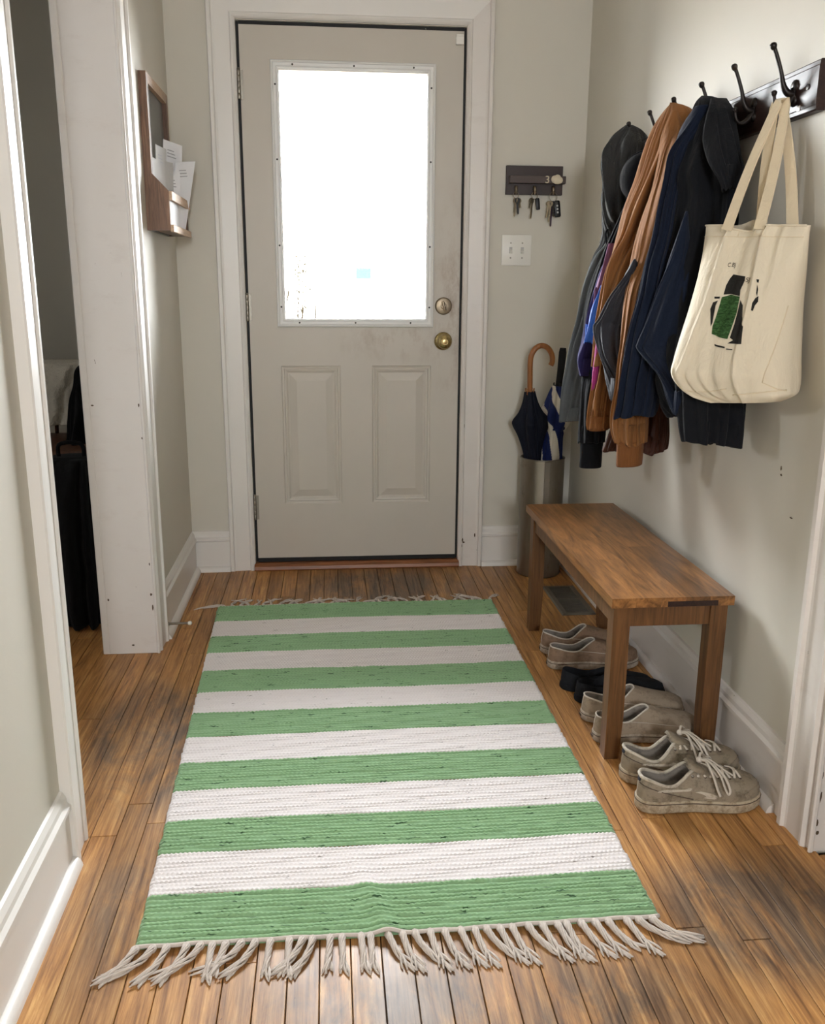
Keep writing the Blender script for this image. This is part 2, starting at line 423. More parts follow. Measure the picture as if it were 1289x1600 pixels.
# ================================================================== the setting
XL, XN, XR = -0.572, -0.55, 1.0          # far left wall, near left wall, right wall
def holed(xs, zs, holes, y):
    """flat face at y, cut into cells, leaving the holes out"""
    mb = MB()
    for i in range(len(xs)-1):
        for j in range(len(zs)-1):
            cx, cz = (xs[i]+xs[i+1])/2, (zs[j]+zs[j+1])/2
            if any(a < cx < b and c < cz < d for a, b, c, d in holes): continue
            mb.put([(xs[i], y, zs[j]), (xs[i+1], y, zs[j]), (xs[i+1], y, zs[j+1]), (xs[i], y, zs[j+1])], [(0, 1, 2, 3)])
    return mb
def side_piece(side, rect, prof, y0, mitre=True):
    x0, x1, z0, z1 = rect; mb = MB()
    def P(x, d, z): return (x, y0-d, z)
    mz = (lambda w: w) if mitre else (lambda w: 0)
    if side == 'L': return mb.extrude(prof, lambda w, d: P(x0+w, d, z0+mz(w)), lambda w, d: P(x0+w, d, z1-w))
    if side == 'R': return mb.extrude(prof, lambda w, d: P(x1-w, d, z0+mz(w)), lambda w, d: P(x1-w, d, z1-w))
    if side == 'T': return mb.extrude(prof, lambda w, d: P(x0+w, d, z1-w), lambda w, d: P(x1-w, d, z1-w))
    return mb.extrude(prof, lambda w, d: P(x0+w, d, z0+w), lambda w, d: P(x1-w, d, z0+w))

# ---- floor: base slab and oak strips
floor = struct('floor', MB().box(-2.7, 2.9, BACK_Y, 0.0, -0.06, -0.012).box(-2.7, -0.716, 0.0, 0.9, -0.06, -0.012), 'floor_gap', 'worn honey oak strip floor running towards the door')
PITCH = 0.0548; variants = {}
strips = []
x = 0.021 - PITCH*25
k = 0
while x < 1.25:
    far = 0.9 if x < -0.78 else (-0.0 if x < 1.0 else -2.05)
    y = far - 0.0
    first = True
    stop = -5.5 if -0.6 < x < 1.0 else (-2.6 if x < 0 else -3.2)
    while y > stop:
        ln = random.uniform(0.35, 1.0) if first else random.uniform(0.6, 1.5)
        first = False
        if y - ln < stop: ln = y - stop
        ln = round(ln, 2) if ln > 0.1 else 0.1
        strips.append((x + PITCH/2, y - ln/2, ln)); y -= ln
    x += PITCH; k += 1
for cx, cy, ln in strips:
    key = round(ln/0.05)*0.05
    hx = PITCH/2 - 0.0008; hy = ln/2 - 0.0007; zt = 0.0; e = 0.0009
    v = [(-hx, -hy, -0.012), (hx, -hy, -0.012), (hx, hy, -0.012), (-hx, hy, -0.012),
         (-hx, -hy, zt-e), (hx, -hy, zt-e), (hx, hy, zt-e), (-hx, hy, zt-e),
         (-hx+e, -hy+e, zt), (hx-e, -hy+e, zt), (hx-e, hy-e, zt), (-hx+e, hy-e, zt)]
    f = [(0, 3, 2, 1), (0, 1, 5, 4), (1, 2, 6, 5), (2, 3, 7, 6), (3, 0, 4, 7), (4, 5, 9, 8), (5, 6, 10, 9), (6, 7, 11, 10), (7, 4, 8, 11), (8, 9, 10, 11)]
    lk = round(ln, 2)
    if lk not in variants:
        me = bpy.data.meshes.new('floor_plank'); me.from_pydata(v, [], f); me.materials.append(M['floor']); variants[lk] = me
    o = bpy.data.objects.new('floor_plank', variants[lk]); COL.objects.link(o)
    o.parent = floor; o.location = Vector((cx, cy, random.uniform(-0.0004, 0.0002))) - ORG['floor']

# ---- walls
DX0, DX1, DZ1 = -0.318, 0.530, 2.082      # door opening
w = MB()
w.box(-0.60, DX0, 0.0, 0.14, -0.05, 2.6); w.box(DX1, 1.13, 0.0, 0.14, -0.05, 2.6); w.box(DX0, DX1, 0.0, 0.14, DZ1, 2.6)
struct('wall_front', w, 'wall', 'greige painted wall around the front door')
struct('wall_left', MB().box(-0.716, XL, -0.842, 1.0, -0.05, 2.6), 'wall', 'greige hall wall left of the front door')
w = MB().box(-0.70, XN, BACK_Y, -1.90, -0.05, 2.6); struct('wall_left_near', w, 'wall', 'greige wall at the lower left of the photo')
w = MB().box(-0.716, XL, -1.90, -0.842, 2.12, 2.6); struct('wall_left_header', w, 'wall')
w = MB(); w.box(XR, 1.13, -2.03, 0.0, -0.05, 2.6); struct('wall_right', w, 'wall', 'greige hall wall behind the coat rack and bench')
w = MB(); w.box(XR, 1.13, BACK_Y, -3.25, -0.05, 2.6); w.box(XR, 1.13, -3.25, -2.04, 2.12, 2.6); struct('wall_right_near', w, 'wall')
w = MB(); BX0, BX1, BZ0, BZ1 = -0.02, 0.46, 1.33, 1.87  # window opening made up to let fill light in from behind
w.box(-0.70, BX0, BACK_Y-0.14, BACK_Y, -0.05, 2.6); w.box(BX1, 1.13, BACK_Y-0.14, BACK_Y, -0.05, 2.6)
w.box(BX0, BX1, BACK_Y-0.14, BACK_Y, -0.05, BZ0); w.box(BX0, BX1, BACK_Y-0.14, BACK_Y, BZ1, 2.6)
struct('wall_back', w, 'wall')
# side room on the left (dark, opening added for fill light) and on the right (closed)
w = MB(); w.box(-2.7, -0.716, 0.9, 1.0, -0.05, 2.6); w.box(-2.8, -2.7, -3.0, -1.62, -0.05, 2.6); w.box(-2.8, -2.7, -1.38, 1.0, -0.05, 2.6); w.box(-2.8, -2.7, -1.62, -1.38, -0.05, 1.38); w.box(-2.8, -2.7, -1.62, -1.38, 1.62, 2.6); w.box(-2.8, -0.70, -3.1, -3.0, -0.05, 2.6)
struct('wall_side_room', w, 'wall', 'dim wall of the room through the left doorway')
w = MB(); w.box(1.13, 3.0, -1.6, -1.5, -0.05, 2.6); w.box(1.13, 3.0, -4.8, -4.7, -0.05, 2.6)
w.box(2.9, 3.0, -4.7, -1.6, -0.05, 2.6)
struct('wall_right_room', w, 'wall')
w = MB(); w.box(-2.8, 3.0, BACK_Y-0.14, 0.14, 2.6, 2.66); w.box(-2.8, -0.60, 0.14, 1.0, 2.6, 2.66)
struct('ceiling', w, 'ceiling')

# ---- front door casing
CAS = [(0, 0), (0, .024), (.003, .028), (.015, .028), (.019, .021), (.026, .019), (.080, .016), (.084, .021), (.090, .022), (.096, .018), (.101, .012), (.101, 0)]
CR = (-0.419, 0.630, 0.0, 2.185)
struct('trim_1', side_piece('L', CR, CAS, 0.0, False), 'trim', 'white casing on the hinge side of the front door')
struct('trim_2', side_piece('R', CR, CAS, 0.0, False), 'chipped', 'white chipped casing on the knob side of the front door')
struct('trim_3', side_piece('T', CR, CAS, 0.0), 'trim', 'white head casing above the front door')

# ---- front door
door = thing('door_1', 'greige front door with a tall glass lite and two panels', None, (0.107, 0.02, 0.0), kind='structure')
X0, X1, Z0, Z1 = -0.307, 0.520, 0.047, 2.068
YF = 0.004
GX0, GX1, GZ0, GZ1 = -0.166, 0.384, 1.024, 1.920
P1 = (-0.190, 0.046, 0.277, 0.842); P2 = (0.171, 0.409, 0.277, 0.842)
xs = sorted([X0, X1, GX0, GX1, P1[0], P1[1], P2[0], P2[1]]); zs = sorted([Z0, Z1, GZ0, GZ1, P1[2], P1[3]])
slab = holed(xs, zs, [(GX0, GX1, GZ0, GZ1), P1, P2], YF)
yb = YF+0.044
back = holed([X0, GX0, GX1, X1], [Z0, GZ0, GZ1, Z1], [(GX0, GX1, GZ0, GZ1)], yb); slab.put(back.v, back.f)
for r in ((X0, X1, Z0, Z1), (GX0, GX1, GZ0, GZ1)):
    a, b, c, d = r
    q = [(a, c), (b, c), (b, d), (a, d)]
    for i in range(4):
        (xa, za), (xb, zb) = q[i], q[(i+1) % 4]
        slab.put([(xa, YF, za), (xb, YF, zb), (xb, yb, zb), (xa, yb, za)], [(0, 1, 2, 3)])
build('door_slab', slab, 'door', door)
for r in (P1, P2):
    a, b, c, d = r; rings = []
    for ins, dy in [(0, 0), (.004, .004), (.010, .005), (.014, .0015), (.020, .0025), (.026, .007), (.030, .0075), (.058, .001), (.060, .0005)]:
        rings.append([(a+ins, YF+dy, c+ins), (b-ins, YF+dy, c+ins), (b-ins, YF+dy, d-ins), (a+ins, YF+dy, d-ins)])
    mb = MB(); mb.rings(rings, False, True); build('raised_panel', mb, 'door', door)
LITE = [(0, 0), (0, .006), (.003, .010), (.008, .011), (.011, .007), (.014, .0065), (.021, .0065), (.024, .010), (.027, .010), (.032, .003), (.032, -.004), (0, -.004)]
FR = (-0.198, 0.416, 0.994, 1.954)
for s in 'LRTB':
    build('lite_frame', side_piece(s, FR, LITE, YF), 'lite_frame', door)
for px, pz in [(-.116, 1.938), (.11, 1.938), (.332, 1.938), (-.112, 1.010), (.107, 1.010), (.325, 1.010)] + [(-.181, z) for z in (1.87, 1.61, 1.30, 1.07)] + [(.399, z) for z in (1.87, 1.61, 1.30, 1.07)]:
    build('screw_plug', MB().lathe([(.0036, 0), (.0036, .0075), (.002, .0085)], (px, YF, pz), (0, -1, 0), 10), 'plug', door, smooth=40)
pane = MB().box(GX0, GX1, YF+.018, YF+.022, GZ0, GZ1); build('glass_pane', pane, 'glass', door)
# black gap seals, sweep and wooden threshold
build('weatherstrip', MB().box(X1+.0005, DX1-.001, .010, .05, 0.03, DZ1-.002), 'black_rubber', door)
build('weatherstrip', MB().box(DX0+.001, X0-.0005, .012, .05, 0.03, DZ1-.002), 'black_rubber', door)
build('weatherstrip', MB().box(X0, X1, .010, .05, Z1+.0005, DZ1-.001), 'black_rubber', door)
build('door_sweep', MB().box(X0, X1, .002, .04, .0285, Z0-.0005, .002), 'black_rubber', door)
TH = [(.06, 0), (-.030, 0), (-.034, .006), (-.030, .018), (-.012, .028), (.06, .029)]
struct('leak_block', MB().box(DX0+.0005, DX1-.0005, .0005, .14, -.06, -.0005), 'threshold', 'unseen light block added under the front door')  # unseen box added to stop daylight leaking in below the threshold
struct('trim_4', MB().extrude(TH, lambda y, z: (DX0-.004, y, z), lambda y, z: (DX1+.004, y, z)), 'threshold', 'brown wooden threshold under the front door')
# hinges
for hz in (1.865, 1.066, 0.265):
    mb = MB()
    for i in range(5): mb.lathe([(.006, 0), (.0066, .001), (.0066, .0185), (.006, .0195)], (X0-.005, -.006, hz-.05+i*.02), (0, 0, 1), 12)
    mb.lathe([(.004, 0), (.007, .002), (.005, .006)], (X0-.005, -.006, hz+.05), (0, 0, 1), 12)
    mb.box(X0-.004, X0+.010, -.0008, .004, hz-.05, hz+.05)
    build('hinge', mb, 'steel', door, smooth=40)
# deadbolt, knob
db = build('deadbolt', MB().lathe([(.033, 0), (.034, .004), (.030, .012), (.027, .013), (.012, .0135), (.010, .016)], (.456, YF, 1.076), (0, -1, 0), 32), 'nickel', door, smooth=40)
rt = Matrix.Translation((.456, YF-.022, 1.076)) @ Matrix.Rotation(math.radians(-16), 4, 'Y')
build('thumb_turn', MB().box(-.0055, .0055, -.009, .009, -.020, .020, .004, 2, rt), 'nickel', db, smooth=40)
kb = build('door_knob', MB().lathe([(.035, 0), (.036, .003), (.032, .009), (.024, .012), (.0145, .015), (.013, .026), (.017, .033), (.025, .039), (.0285, .047), (.0275, .055), (.022, .061), (.013, .0635), (.012, .0625), (.0095, .0625), (.009, .064), (.004, .0645)], (.457, YF, .939), (0, -1, 0), 32), 'brass', door, smooth=40)
for z in (1.076, .939):
    build('strike_plate', MB().box(DX1-.004, DX1+.006, -.012, .006, z-.028, z+.028, .002), 'steel', door)
mb = MB().box(.488, .517, YF-.016, YF, 2.020, 2.048, .002); mb.box(.490, .517, YF-.010, YF, 2.048, 2.056, .001)
build('door_sensor', mb, 'white_plastic', door)

# ---- baseboards
BB = [(0, 0), (.014, 0), (.014, .126), (.020, .130), (.020, .139), (.013, .146), (.012, .157), (.006, .168), (0, .170)]
SH = [(.0142, 0)] + [(.0142+.019*math.sin(a), .021*math.cos(a)) for a in [PI/2*(1-i/6) for i in range(7)]]
def baseboard(name, fmap, t0, t1, mat='trim', label=None, sh_end=None):
    o = struct(name, MB().extrude(BB, lambda d, z: fmap(d, z, t0), lambda d, z: fmap(d, z, t1)), mat, label)
    build('shoe_moulding', MB().extrude(SH, lambda d, z: fmap(d, z, t0), lambda d, z: fmap(d, z, sh_end if sh_end is not None else t1)), mat, o, smooth=40)
baseboard('baseboard_front_left', lambda d, z, t: (t, -d, z), XL, -0.4195, 'trim', 'short white baseboard left of the door casing')
baseboard('baseboard_front_right', lambda d, z, t: (t, -d, z), 0.6305, XR, 'trim', 'short white baseboard between door casing and umbrella stand')
baseboard('baseboard_left', lambda d, z, t: (XL+d, t, z), -0.0205, -0.7505, 'trim', 'white baseboard on the left wall with a door stop')
baseboard('baseboard_left_near', lambda d, z, t: (XN+d, t, z), -1.957, BACK_Y, 'trim', 'white baseboard at the lower left corner of the photo', None)
baseboard('baseboard_right', lambda d, z, t: (XR-d, t, z), -0.0205, -1.924, 'chipped', 'scuffed white baseboard behind the bench and shoes', -1.895)

# ---- casings and jambs of the two side openings
def cas_left(name, x, ya, yb_, zt, mat, label):
    s = 1 if yb_ > ya else -1            # ya outer edge, yb_ opening edge
    W_ = abs(yb_-ya); prof = [(a*W_/.101, d) for a, d in CAS]
    struct(name, MB().extrude(prof, lambda w_, d: (x+d*.9, ya+s*w_, 0.0), lambda w_, d: (x+d*.9, ya+s*w_, zt)), mat, label)
cas_left('trim_5', XL, -0.752, -0.850, 2.3, 'trim', 'white casing between the left doorway and the letter rack')
cas_left('trim_6', XN, -1.955, -1.853, 2.3, 'trim', 'white casing on the near side of the left doorway')
j = struct('trim_7', MB().box(-0.716, -0.5585, -0.864, -0.842, 0.0, 2.12, .0015), 'chipped', 'wide worn white door jamb facing the camera on the left')
build('jamb_edge', MB().box(-0.735, -0.712, -0.866, -0.80, 0.0, 2.12, .003), 'chipped', j)
build('jamb_bead', MB().box(-0.566, -0.5555, -0.870, -0.862, 0.0, 2.12, .003), 'chipped', j)
struct('trim_8', MB().box(-0.70, -0.552, -1.90, -1.865, 0.0, 2.12, .0015), 'trim', 'near jamb of the left doorway')
CAS_R = [(0, 0), (0, .022), (.004, .026), (.018, .026), (.022, .018), (.028, .016), (.082, .014), (.086, .019), (.092, .019), (.098, .012), (.098, 0)]
struct('trim_9', MB().extrude(CAS_R, lambda w_, d: (XR-d, -1.925-w_, 0.0), lambda w_, d: (XR-d, -1.925-w_, 2.3)), 'chipped', 'chipped white casing at the right edge of the photo')
j = struct('trim_10', MB().box(0.992, 1.14, -2.040, -2.018, 0.0, 2.12, .0015), 'chipped', 'white door jamb cut off by the right edge of the photo')
build('jamb_bead', MB().box(0.985, 0.9965, -2.046, -2.038, 0.0, 2.12, .003), 'chipped', j)
# bare spots where the paint has chipped off: small flakes on the jambs and the casing
def chips(parent, pts, plane):
    for a, z, w_, h in pts:
        n = random.randint(6, 8); ring = []
        for i in range(n):
            q = 2*PI*i/n; r = random.uniform(.6, 1.0)
            ring.append((math.cos(q)*r*w_/2, math.sin(q)*r*h/2))
        mb = MB(); mb.rings([[plane(a+p, z+q, 0) for p, q in ring], [plane(a+p, z+q, .0006) for p, q in ring]], False, True)
        build('paint_chip', mb, 'chip', parent)
jl = bpy.data.objects['trim_7']
chips(jl, [(-.573, .20, .008, .012), (-.571, .155, .007, .022), (-.572, .30, .004, .012), (-.706, .185, .007, .010), (-.64, .03, .010, .008), (-.565, .40, .004, .016), (-.568, .70, .004, .01), (-.706, .80, .010, .006), (-.571, .80, .005, .014)], lambda a, z, d: (a, -.8642-d, z))
tr = bpy.data.objects['trim_2']
chips(tr, [(.548, .115, .008, .026), (.553, .105, .012, .010), (.600, .135, .007, .022), (.546, .09, .004, .02), (.612, .07, .006, .008), (.546, .60, .003, .02)], lambda a, z, d: (a, -.0205-d, z))
jr = bpy.data.objects['trim_10']
chips(jr, [(.999, .07, .006, .02), (1.003, .045, .010, .012), (1.0, .13, .004, .03), (.998, .18, .004, .02), (1.001, .30, .003, .02)], lambda a, z, d: (a, -2.0402-d, z))
wr_ = bpy.data.objects['wall_right']
chips(wr_, [(-1.735, .762, .006, .016), (-1.738, .748, .010, .006), (-1.80, .665, .016, .004)], lambda a, z, d: (XR-.0002-d, a, z))

# ================================================================== rug
EDGE = [-0.473, -0.6175, -0.7625, -0.9025, -1.043, -1.190, -1.321, -1.4525, -1.585, -1.7115, -1.837, -1.9525, -2.0825, -2.213]
rug = thing('striped_rug', 'green and white striped woven cotton rug with natural fringe', 'rug', (0.10, -1.34, 0.0))
def rug_x(t, s): return (-0.42+0.059*t)*(1-s) + (0.596+0.004*t)*s
def rug_height(x, y):
    h = 0.0025*math.sin(x*7.1+y*3.3) * math.sin(y*4.7+1.0) * 0.5
    wr = math.exp(-((x-0.085+0.25*(y+2.2))/0.022)**2) * smooth01((-1.95-y)/0.2)
    return 0.0095 + h + 0.008*wr
P = 0.0118; NX = 330
allx = np.linspace(0, 1, NX+1)
rib0 = 0
for i in range(len(EDGE)-1):
    ya, yb_ = EDGE[i], EDGE[i+1]
    nr = max(1, round((ya-yb_)/P)); per = 5; ny = nr*per
    V = []; 
    for r in range(ny+1):
        u = r/ny; y = ya + (yb_-ya)*u; t = (EDGE[0]-y)/(EDGE[0]-EDGE[-1])
        ph = u*nr; row = min(int(ph), nr-1); w_ = ph-row
        prof = math.sin(PI*w_)**0.6 if 0 < w_ < 1 else 0.0
        rnd = random.Random(i*100+row)
        amp = (0.0046 if i % 2 else 0.0062)*rnd.uniform(0.7, 1.15)
        offs = rnd.uniform(0, 6)
        for c in range(NX+1):
            s = c/NX; x = rug_x(t, s)
            wob = 0.0013*math.sin(x*31+row*1.7+i) + 0.0022*math.sin(x*5.3+i*0.9)
            if i % 2: k_ = 0.62+0.38*math.cos(2*PI*x/0.0092+PI*(row % 2))
            else: k_ = 0.80+0.20*math.cos(2*PI*x/0.0105+offs+w_*2.2)
            if i % 2 == 0: k_ += 0.30*(noise.noise((x*38, (row+i*40)*3.1, 0.0)))
            edge = smooth01(min(s, 1-s)*NX/2.5)
            xx = x + (0.004*noise.noise((row*1.9+i*7, s*3, 5.0)) if c in (0, NX) else 0)
            z = 0.002 + (rug_height(x, y)-0.002)*(0.55+0.45*edge) + amp*prof*k_*(0.5+0.5*edge)
            V.append((xx, y+wob, z))
    n1 = NX+1
    F = [(r*n1+c, (r+1)*n1+c, (r+1)*n1+c+1, r*n1+c+1) for r in range(ny) for c in range(NX)]
    # skirts down to the floor on the outer sides
    b = len(V)
    for side, cc in ((0, 0), (1, NX)):
        base = len(V)
        for r in range(ny+1): p = V[r*n1+cc]; V.append((p[0], p[1], 0.0006))
        for r in range(ny):
            q = (r*n1+cc, (r+1)*n1+cc, base+r+1, base+r)
            F.append(q if side == 1 else q[::-1])
    for end, rr in ((i == 0, 0), (i == len(EDGE)-2, ny)):
        if end:
            base = len(V)
            for c in range(n1): p = V[rr*n1+c]; V.append((p[0], p[1], 0.0006))
            for c in range(NX):
                q = (rr*n1+c, rr*n1+c+1, base+c+1, base+c)
                F.append(q)
    mb = MB(); mb.v = V; mb.f = F
    o = build('rug_stripe', mb, 'rug_white' if i % 2 else 'rug_green', rug, smooth=180, recalc=False)
    o['label'] = 'white woven stripe' if i % 2 else 'green woven stripe'
# header cords at both ends
for t, y in ((0, EDGE[0]+0.003), (1, EDGE[-1]-0.003)):
    pts = [(rug_x(t, s), y+0.0012*math.sin(s*70)+0.002*math.sin(s*9), rug_height(rug_x(t, s), y)-0.001) for s in np.linspace(0, 1, 140)]
    build('header_cord', MB().tube(pts, 0.0038, 8), 'fringe', rug, smooth=180)
# tassels: knot and twisted strands, several shapes shared between them
def tassel_mesh(seed, length, bend, ns=8, r0=.0046, fan0=.012):
    rnd = random.Random(seed); mb = MB()
    mb.lathe([(.001, .006), (.005, .003), (.0078, -.002), (.0070, -.008), (.005, -.011)], (0, 0, .0075), (0, 1, 0), 8)
    for sidx in range(ns):
        a0 = 2*PI*sidx/ns; tw = rnd.uniform(4.5, 6.5); spread = rnd.uniform(-1, 1)
        ln = length*rnd.uniform(.86, 1.06); pts = []
        for q in range(11):
            u = q/10; rad = r0*(1-.2*u)
            fan = spread*fan0*max(0, (u-.55)/.45)**1.4
            cx = bend*u*u*length + rad*math.cos(a0+tw*u) + fan
            cz = max(.0021, .0075*(1-u*1.3) + .0030 + rad*math.sin(a0+tw*u))
            pts.append((cx, -.006-ln*u*(1-.12*abs(bend)), cz))
        mb.tube(pts, [.0022]*10+[.0014], 5)
    me = bpy.data.meshes.new('tassel'); me.from_pydata(mb.v, [], mb.f)
    me.materials.append(M['fringe']); me.polygons.foreach_set('use_smooth', [True]*len(me.polygons)); return me
near_v = [tassel_mesh(s, .078+.006*(s % 3), b) for s, b in enumerate((-.75, -.6, -.35, -.12, .05, .2, .42, .65))]
far_v = [tassel_mesh(40+s, .074+.006*(s % 3), b, 5, .0032, .022) for s, b in enumerate((-.7, -.3, 0, .3, .7))]
def put_tassel(me, x, y, rz, z):
    o = bpy.data.objects.new('tassel', me); COL.objects.link(o); o.parent = rug
    o.location = Vector((x, y, z)) - ORG['striped_rug']; o.rotation_euler = (0, 0, rz)
NN = 37
for i in range(NN):
    s = (i+.3+random.uniform(-.22, .22))/NN; x = rug_x(1, min(.997, max(.003, s)))
    lean = (-.62 if s < .35 else (0 if s < .45 else .45))*random.uniform(.3, 1.1) if i % 5 else random.uniform(-.4, .4)
    if s < .05: lean = -.62
    if s > .94: lean = .75
    b = [-.75, -.6, -.35, -.12, .05, .2, .42, .65]
    k = min(range(8), key=lambda q: abs(b[q]-lean*.8+random.uniform(-.15, .15)))
    put_tassel(near_v[k], x, EDGE[-1]-.004, lean*.45, 0)
NF = 33
for i in range(NF):
    s = (i+.5+random.uniform(-.25, .25))/NF
    if s < .04: rz = PI+.9
    else: rz = PI+random.uniform(-.45, .45)
    put_tassel(random.choice(far_v), rug_x(0, s), EDGE[0]+.004, rz, 0)

# ================================================================== bench
BXa, BXb, BYa, BYb, BZ = 0.662, 0.966, -1.648, -0.695, 0.432
bench = thing('entry_bench', 'brown wooden bench with a plank top and four square legs', 'bench', ((BXa+BXb)/2, (BYa+BYb)/2, 0.0))
nb = 5; bw = (BXb-BXa)/nb
for i in range(nb):
    cuts = [BYa, BYb] if i in (0, 4) else [BYa, BYa+(BYb-BYa)*(0.33, 0.62, 0.45)[i-1], BYb]
    for a, b in zip(cuts[:-1], cuts[1:]):
        me_b = MB().box(-bw/2+.0002, bw/2-.0002, -(b-a)/2+.0002, (b-a)/2-.0002, -.012, .012)
        o = build('top_plank', me_b, 'bench', None, origin=(0, 0, 0)); o.parent = bench
        o.location = Vector((BXa+bw*(i+.5), (a+b)/2, BZ-.012)) - ORG['entry_bench']
LEG = .042
legs = [(BXa+.010, BYa+.012), (BXb-.010-LEG, BYa+.012), (BXa+.010, BYb-.035-LEG), (BXb-.010-LEG, BYb-.035-LEG)]
for i, (lx, ly) in enumerate(legs):
    mb = MB()
    rings = []
    for z, e in ((0, .006), (.02, .004), (.12, 0), (.30, 0), (.4075, 0)):
        sx = 1 if lx < .8 else -1
        rings.append([(lx+(e if sx < 0 else 0), ly+e*.5, z), (lx+LEG-(e if sx > 0 else 0), ly+e*.5, z), (lx+LEG-(e if sx > 0 else 0), ly+LEG-e*.5, z), (lx+(e if sx < 0 else 0), ly+LEG-e*.5, z)])
    mb.rings(rings); build('leg', mb, 'bench_leg', bench)
ap0, ap1 = BZ-.024-.055, BZ-.0245
yl, yh = legs[0][1], legs[2][1]
build('apron', MB().box(BXa+.016, BXa+.034, yl+LEG-.002, yh+.002, ap0, ap1, .001), 'bench_leg', bench)
build('apron', MB().box(BXb-.034, BXb-.016, yl+LEG-.002, yh+.002, ap0, ap1, .001), 'bench_leg', bench)
build('apron', MB().box(BXa+.010+LEG-.002, BXb-.010-LEG+.002, yl+.008, yl+.026, ap0, ap1, .001), 'bench_leg', bench)
build('apron', MB().box(BXa+.010+LEG-.002, BXb-.010-LEG+.002, yh+.014, yh+.032, ap0, ap1, .001), 'bench_leg', bench)
# dark knot-like inlay on the near edge of the top
build('edge_inlay', MB().box(.80, .925, BYa-.0006, BYa+.002, BZ-.0235, BZ-.010, .0002), 'rack_wood', bench)

# ================================================================== floor register
VX0, VX1, VY0, VY1 = .824, .953, -.634, -.312
vent = thing('floor_register', 'grey metal floor vent register under the bench', 'vent', ((VX0+VX1)/2, (VY0+VY1)/2, 0))
def frame_on_floor(x0, x1, y0, y1, bw_, z):
    out = []
    prof = [(0, .0005), (.006, z), (bw_, z), (bw_, .0005)]
    def pc(f0, f1): return MB().extrude(prof, f0, f1)
    out.append(pc(lambda w_, h: (x0+w_, y0+w_, h), lambda w_, h: (x0+w_, y1-w_, h)))
    out.append(pc(lambda w_, h: (x1-w_, y0+w_, h), lambda w_, h: (x1-w_, y1-w_, h)))
    out.append(pc(lambda w_, h: (x0+w_, y0+w_, h), lambda w_, h: (x1-w_, y0+w_, h)))
    out.append(pc(lambda w_, h: (x0+w_, y1-w_, h), lambda w_, h: (x1-w_, y1-w_, h)))
    return out
for mb in frame_on_floor(VX0, VX1, VY0, VY1, .022, .005): build('rim', mb, 'vent', vent)
build('grille_backing', MB().box(VX0+.02, VX1-.02, VY0+.02, VY1-.02, .0004, .0012), 'vent_dark', vent)
build('divider', MB().box(VX0+.02, VX1-.02, (VY0+VY1)/2-.006, (VY0+VY1)/2+.006, .001, .0048, .0005), 'vent', vent)
for a, b in ((VY0+.024, (VY0+VY1)/2-.008), ((VY0+VY1)/2+.008, VY1-.024)):
    for i in range(11):
        y = a+(b-a)*(i+.5)/11
        build('slat', MB().box(VX0+.021, VX1-.021, y-.0026, y+.0012, .0012, .004, .0004), 'vent', vent)

# ================================================================== umbrella stand and umbrellas
CX, CY, CRr = 0.852, -0.125, 0.089
stand = thing('umbrella_stand', 'tall scuffed steel cylinder umbrella stand in the corner', 'umbrella stand', (CX, CY, 0))
build('cylinder', MB().lathe([(CRr-.004, 0), (CRr, .004), (CRr, .012), (CRr-.001, .016), (CRr-.001, .484), (CRr-.004, .484), (CRr-.004, .012), (.001, .012)], (CX, CY, 0), (0, 0, 1), 56), 'can', stand, smooth=35)
build('rolled_rim', MB().tube([(CX+(CRr-.002)*math.cos(2*PI*i/56), CY+(CRr-.002)*math.sin(2*PI*i/56), .486) for i in range(56)], .0032, 8, closed=True), 'can', stand, smooth=180)
build('seam', MB().box(CX-.012, CX+.012, CY-CRr-.0012, CY-CRr+.003, .018, .482, .001), 'can', stand)
def canopy(axis0, axis1, prof, lobes, lob_amp, mats, mi=None, n=96, twist=.5):
    a = Vector(axis0); b = Vector(axis1); ax = (b-a).normalized()
    u = (Vector((1, 0, 0))-ax*ax.x).normalized(); w_ = ax.cross(u); rings = []
    rows = catmull([p for p in prof], 88)
    for t, r, la in rows:
        c = a+(b-a)*t; ring = []
        for k in range(n):
            q = 2*PI*k/n
            rr = r*(1+la*(abs(math.cos(lobes*q/2+twist*t))**2.2*2-.8)) + .0016*math.sin(11*q+6*t)*min(1, r/.03)
            ring.append(c+(u*math.cos(q)+w_*math.sin(q))*max(rr, .002))
        rings.append(ring)
    mb = MB(); mb.rings(rings, True, True, mi=mi); return mb
u1 = thing('cane_umbrella', 'folded black umbrella with a curved wooden crook handle', 'umbrella', (.805, -.135, .02))
A0, A1 = (.846, -.115, .03), (.781, -.16, .755)
build('canopy', canopy(A0, A1, [(0, .005, 0), (.2, .016, .1), (.45, .024, .1), (.60, .028, .10), (.68, .033, .14), (.76, .042, .26), (.82, .050, .40), (.85, .048, .40), (.89, .036, .26), (.945, .026, .12), (1.0, .019, .08)], 4, 1, None), 'umb_black', u1, smooth=60)
hp = [(.7815, -.159, .745), (.780, -.161, .80), (.778, -.163, .86), (.781, -.165, .895), (.797, -.166, .922), (.820, -.166, .932), (.845, -.166, .922), (.861, -.166, .897), (.864, -.166, .872), (.858, -.166, .856)]
build('crook_handle', MB().tube(sampled(hp, 46), .0108, 14), 'cane', u1, smooth=180)
for k in range(8):
    q = 2*PI*k/8; c = Vector(A1)
    build('rib_tip', MB().tube([c+Vector((math.cos(q)*.017, math.sin(q)*.017, -.012)), c+Vector((math.cos(q)*.0175, math.sin(q)*.0175, .013))], .0021, 6), 'cane', u1, smooth=60)
u2 = thing('striped_umbrella', 'folded navy and white striped umbrella with a straight black grip', 'umbrella', (.895, -.125, .02))
B0, B1 = (.866, -.105, .03), (.899, -.145, .775)
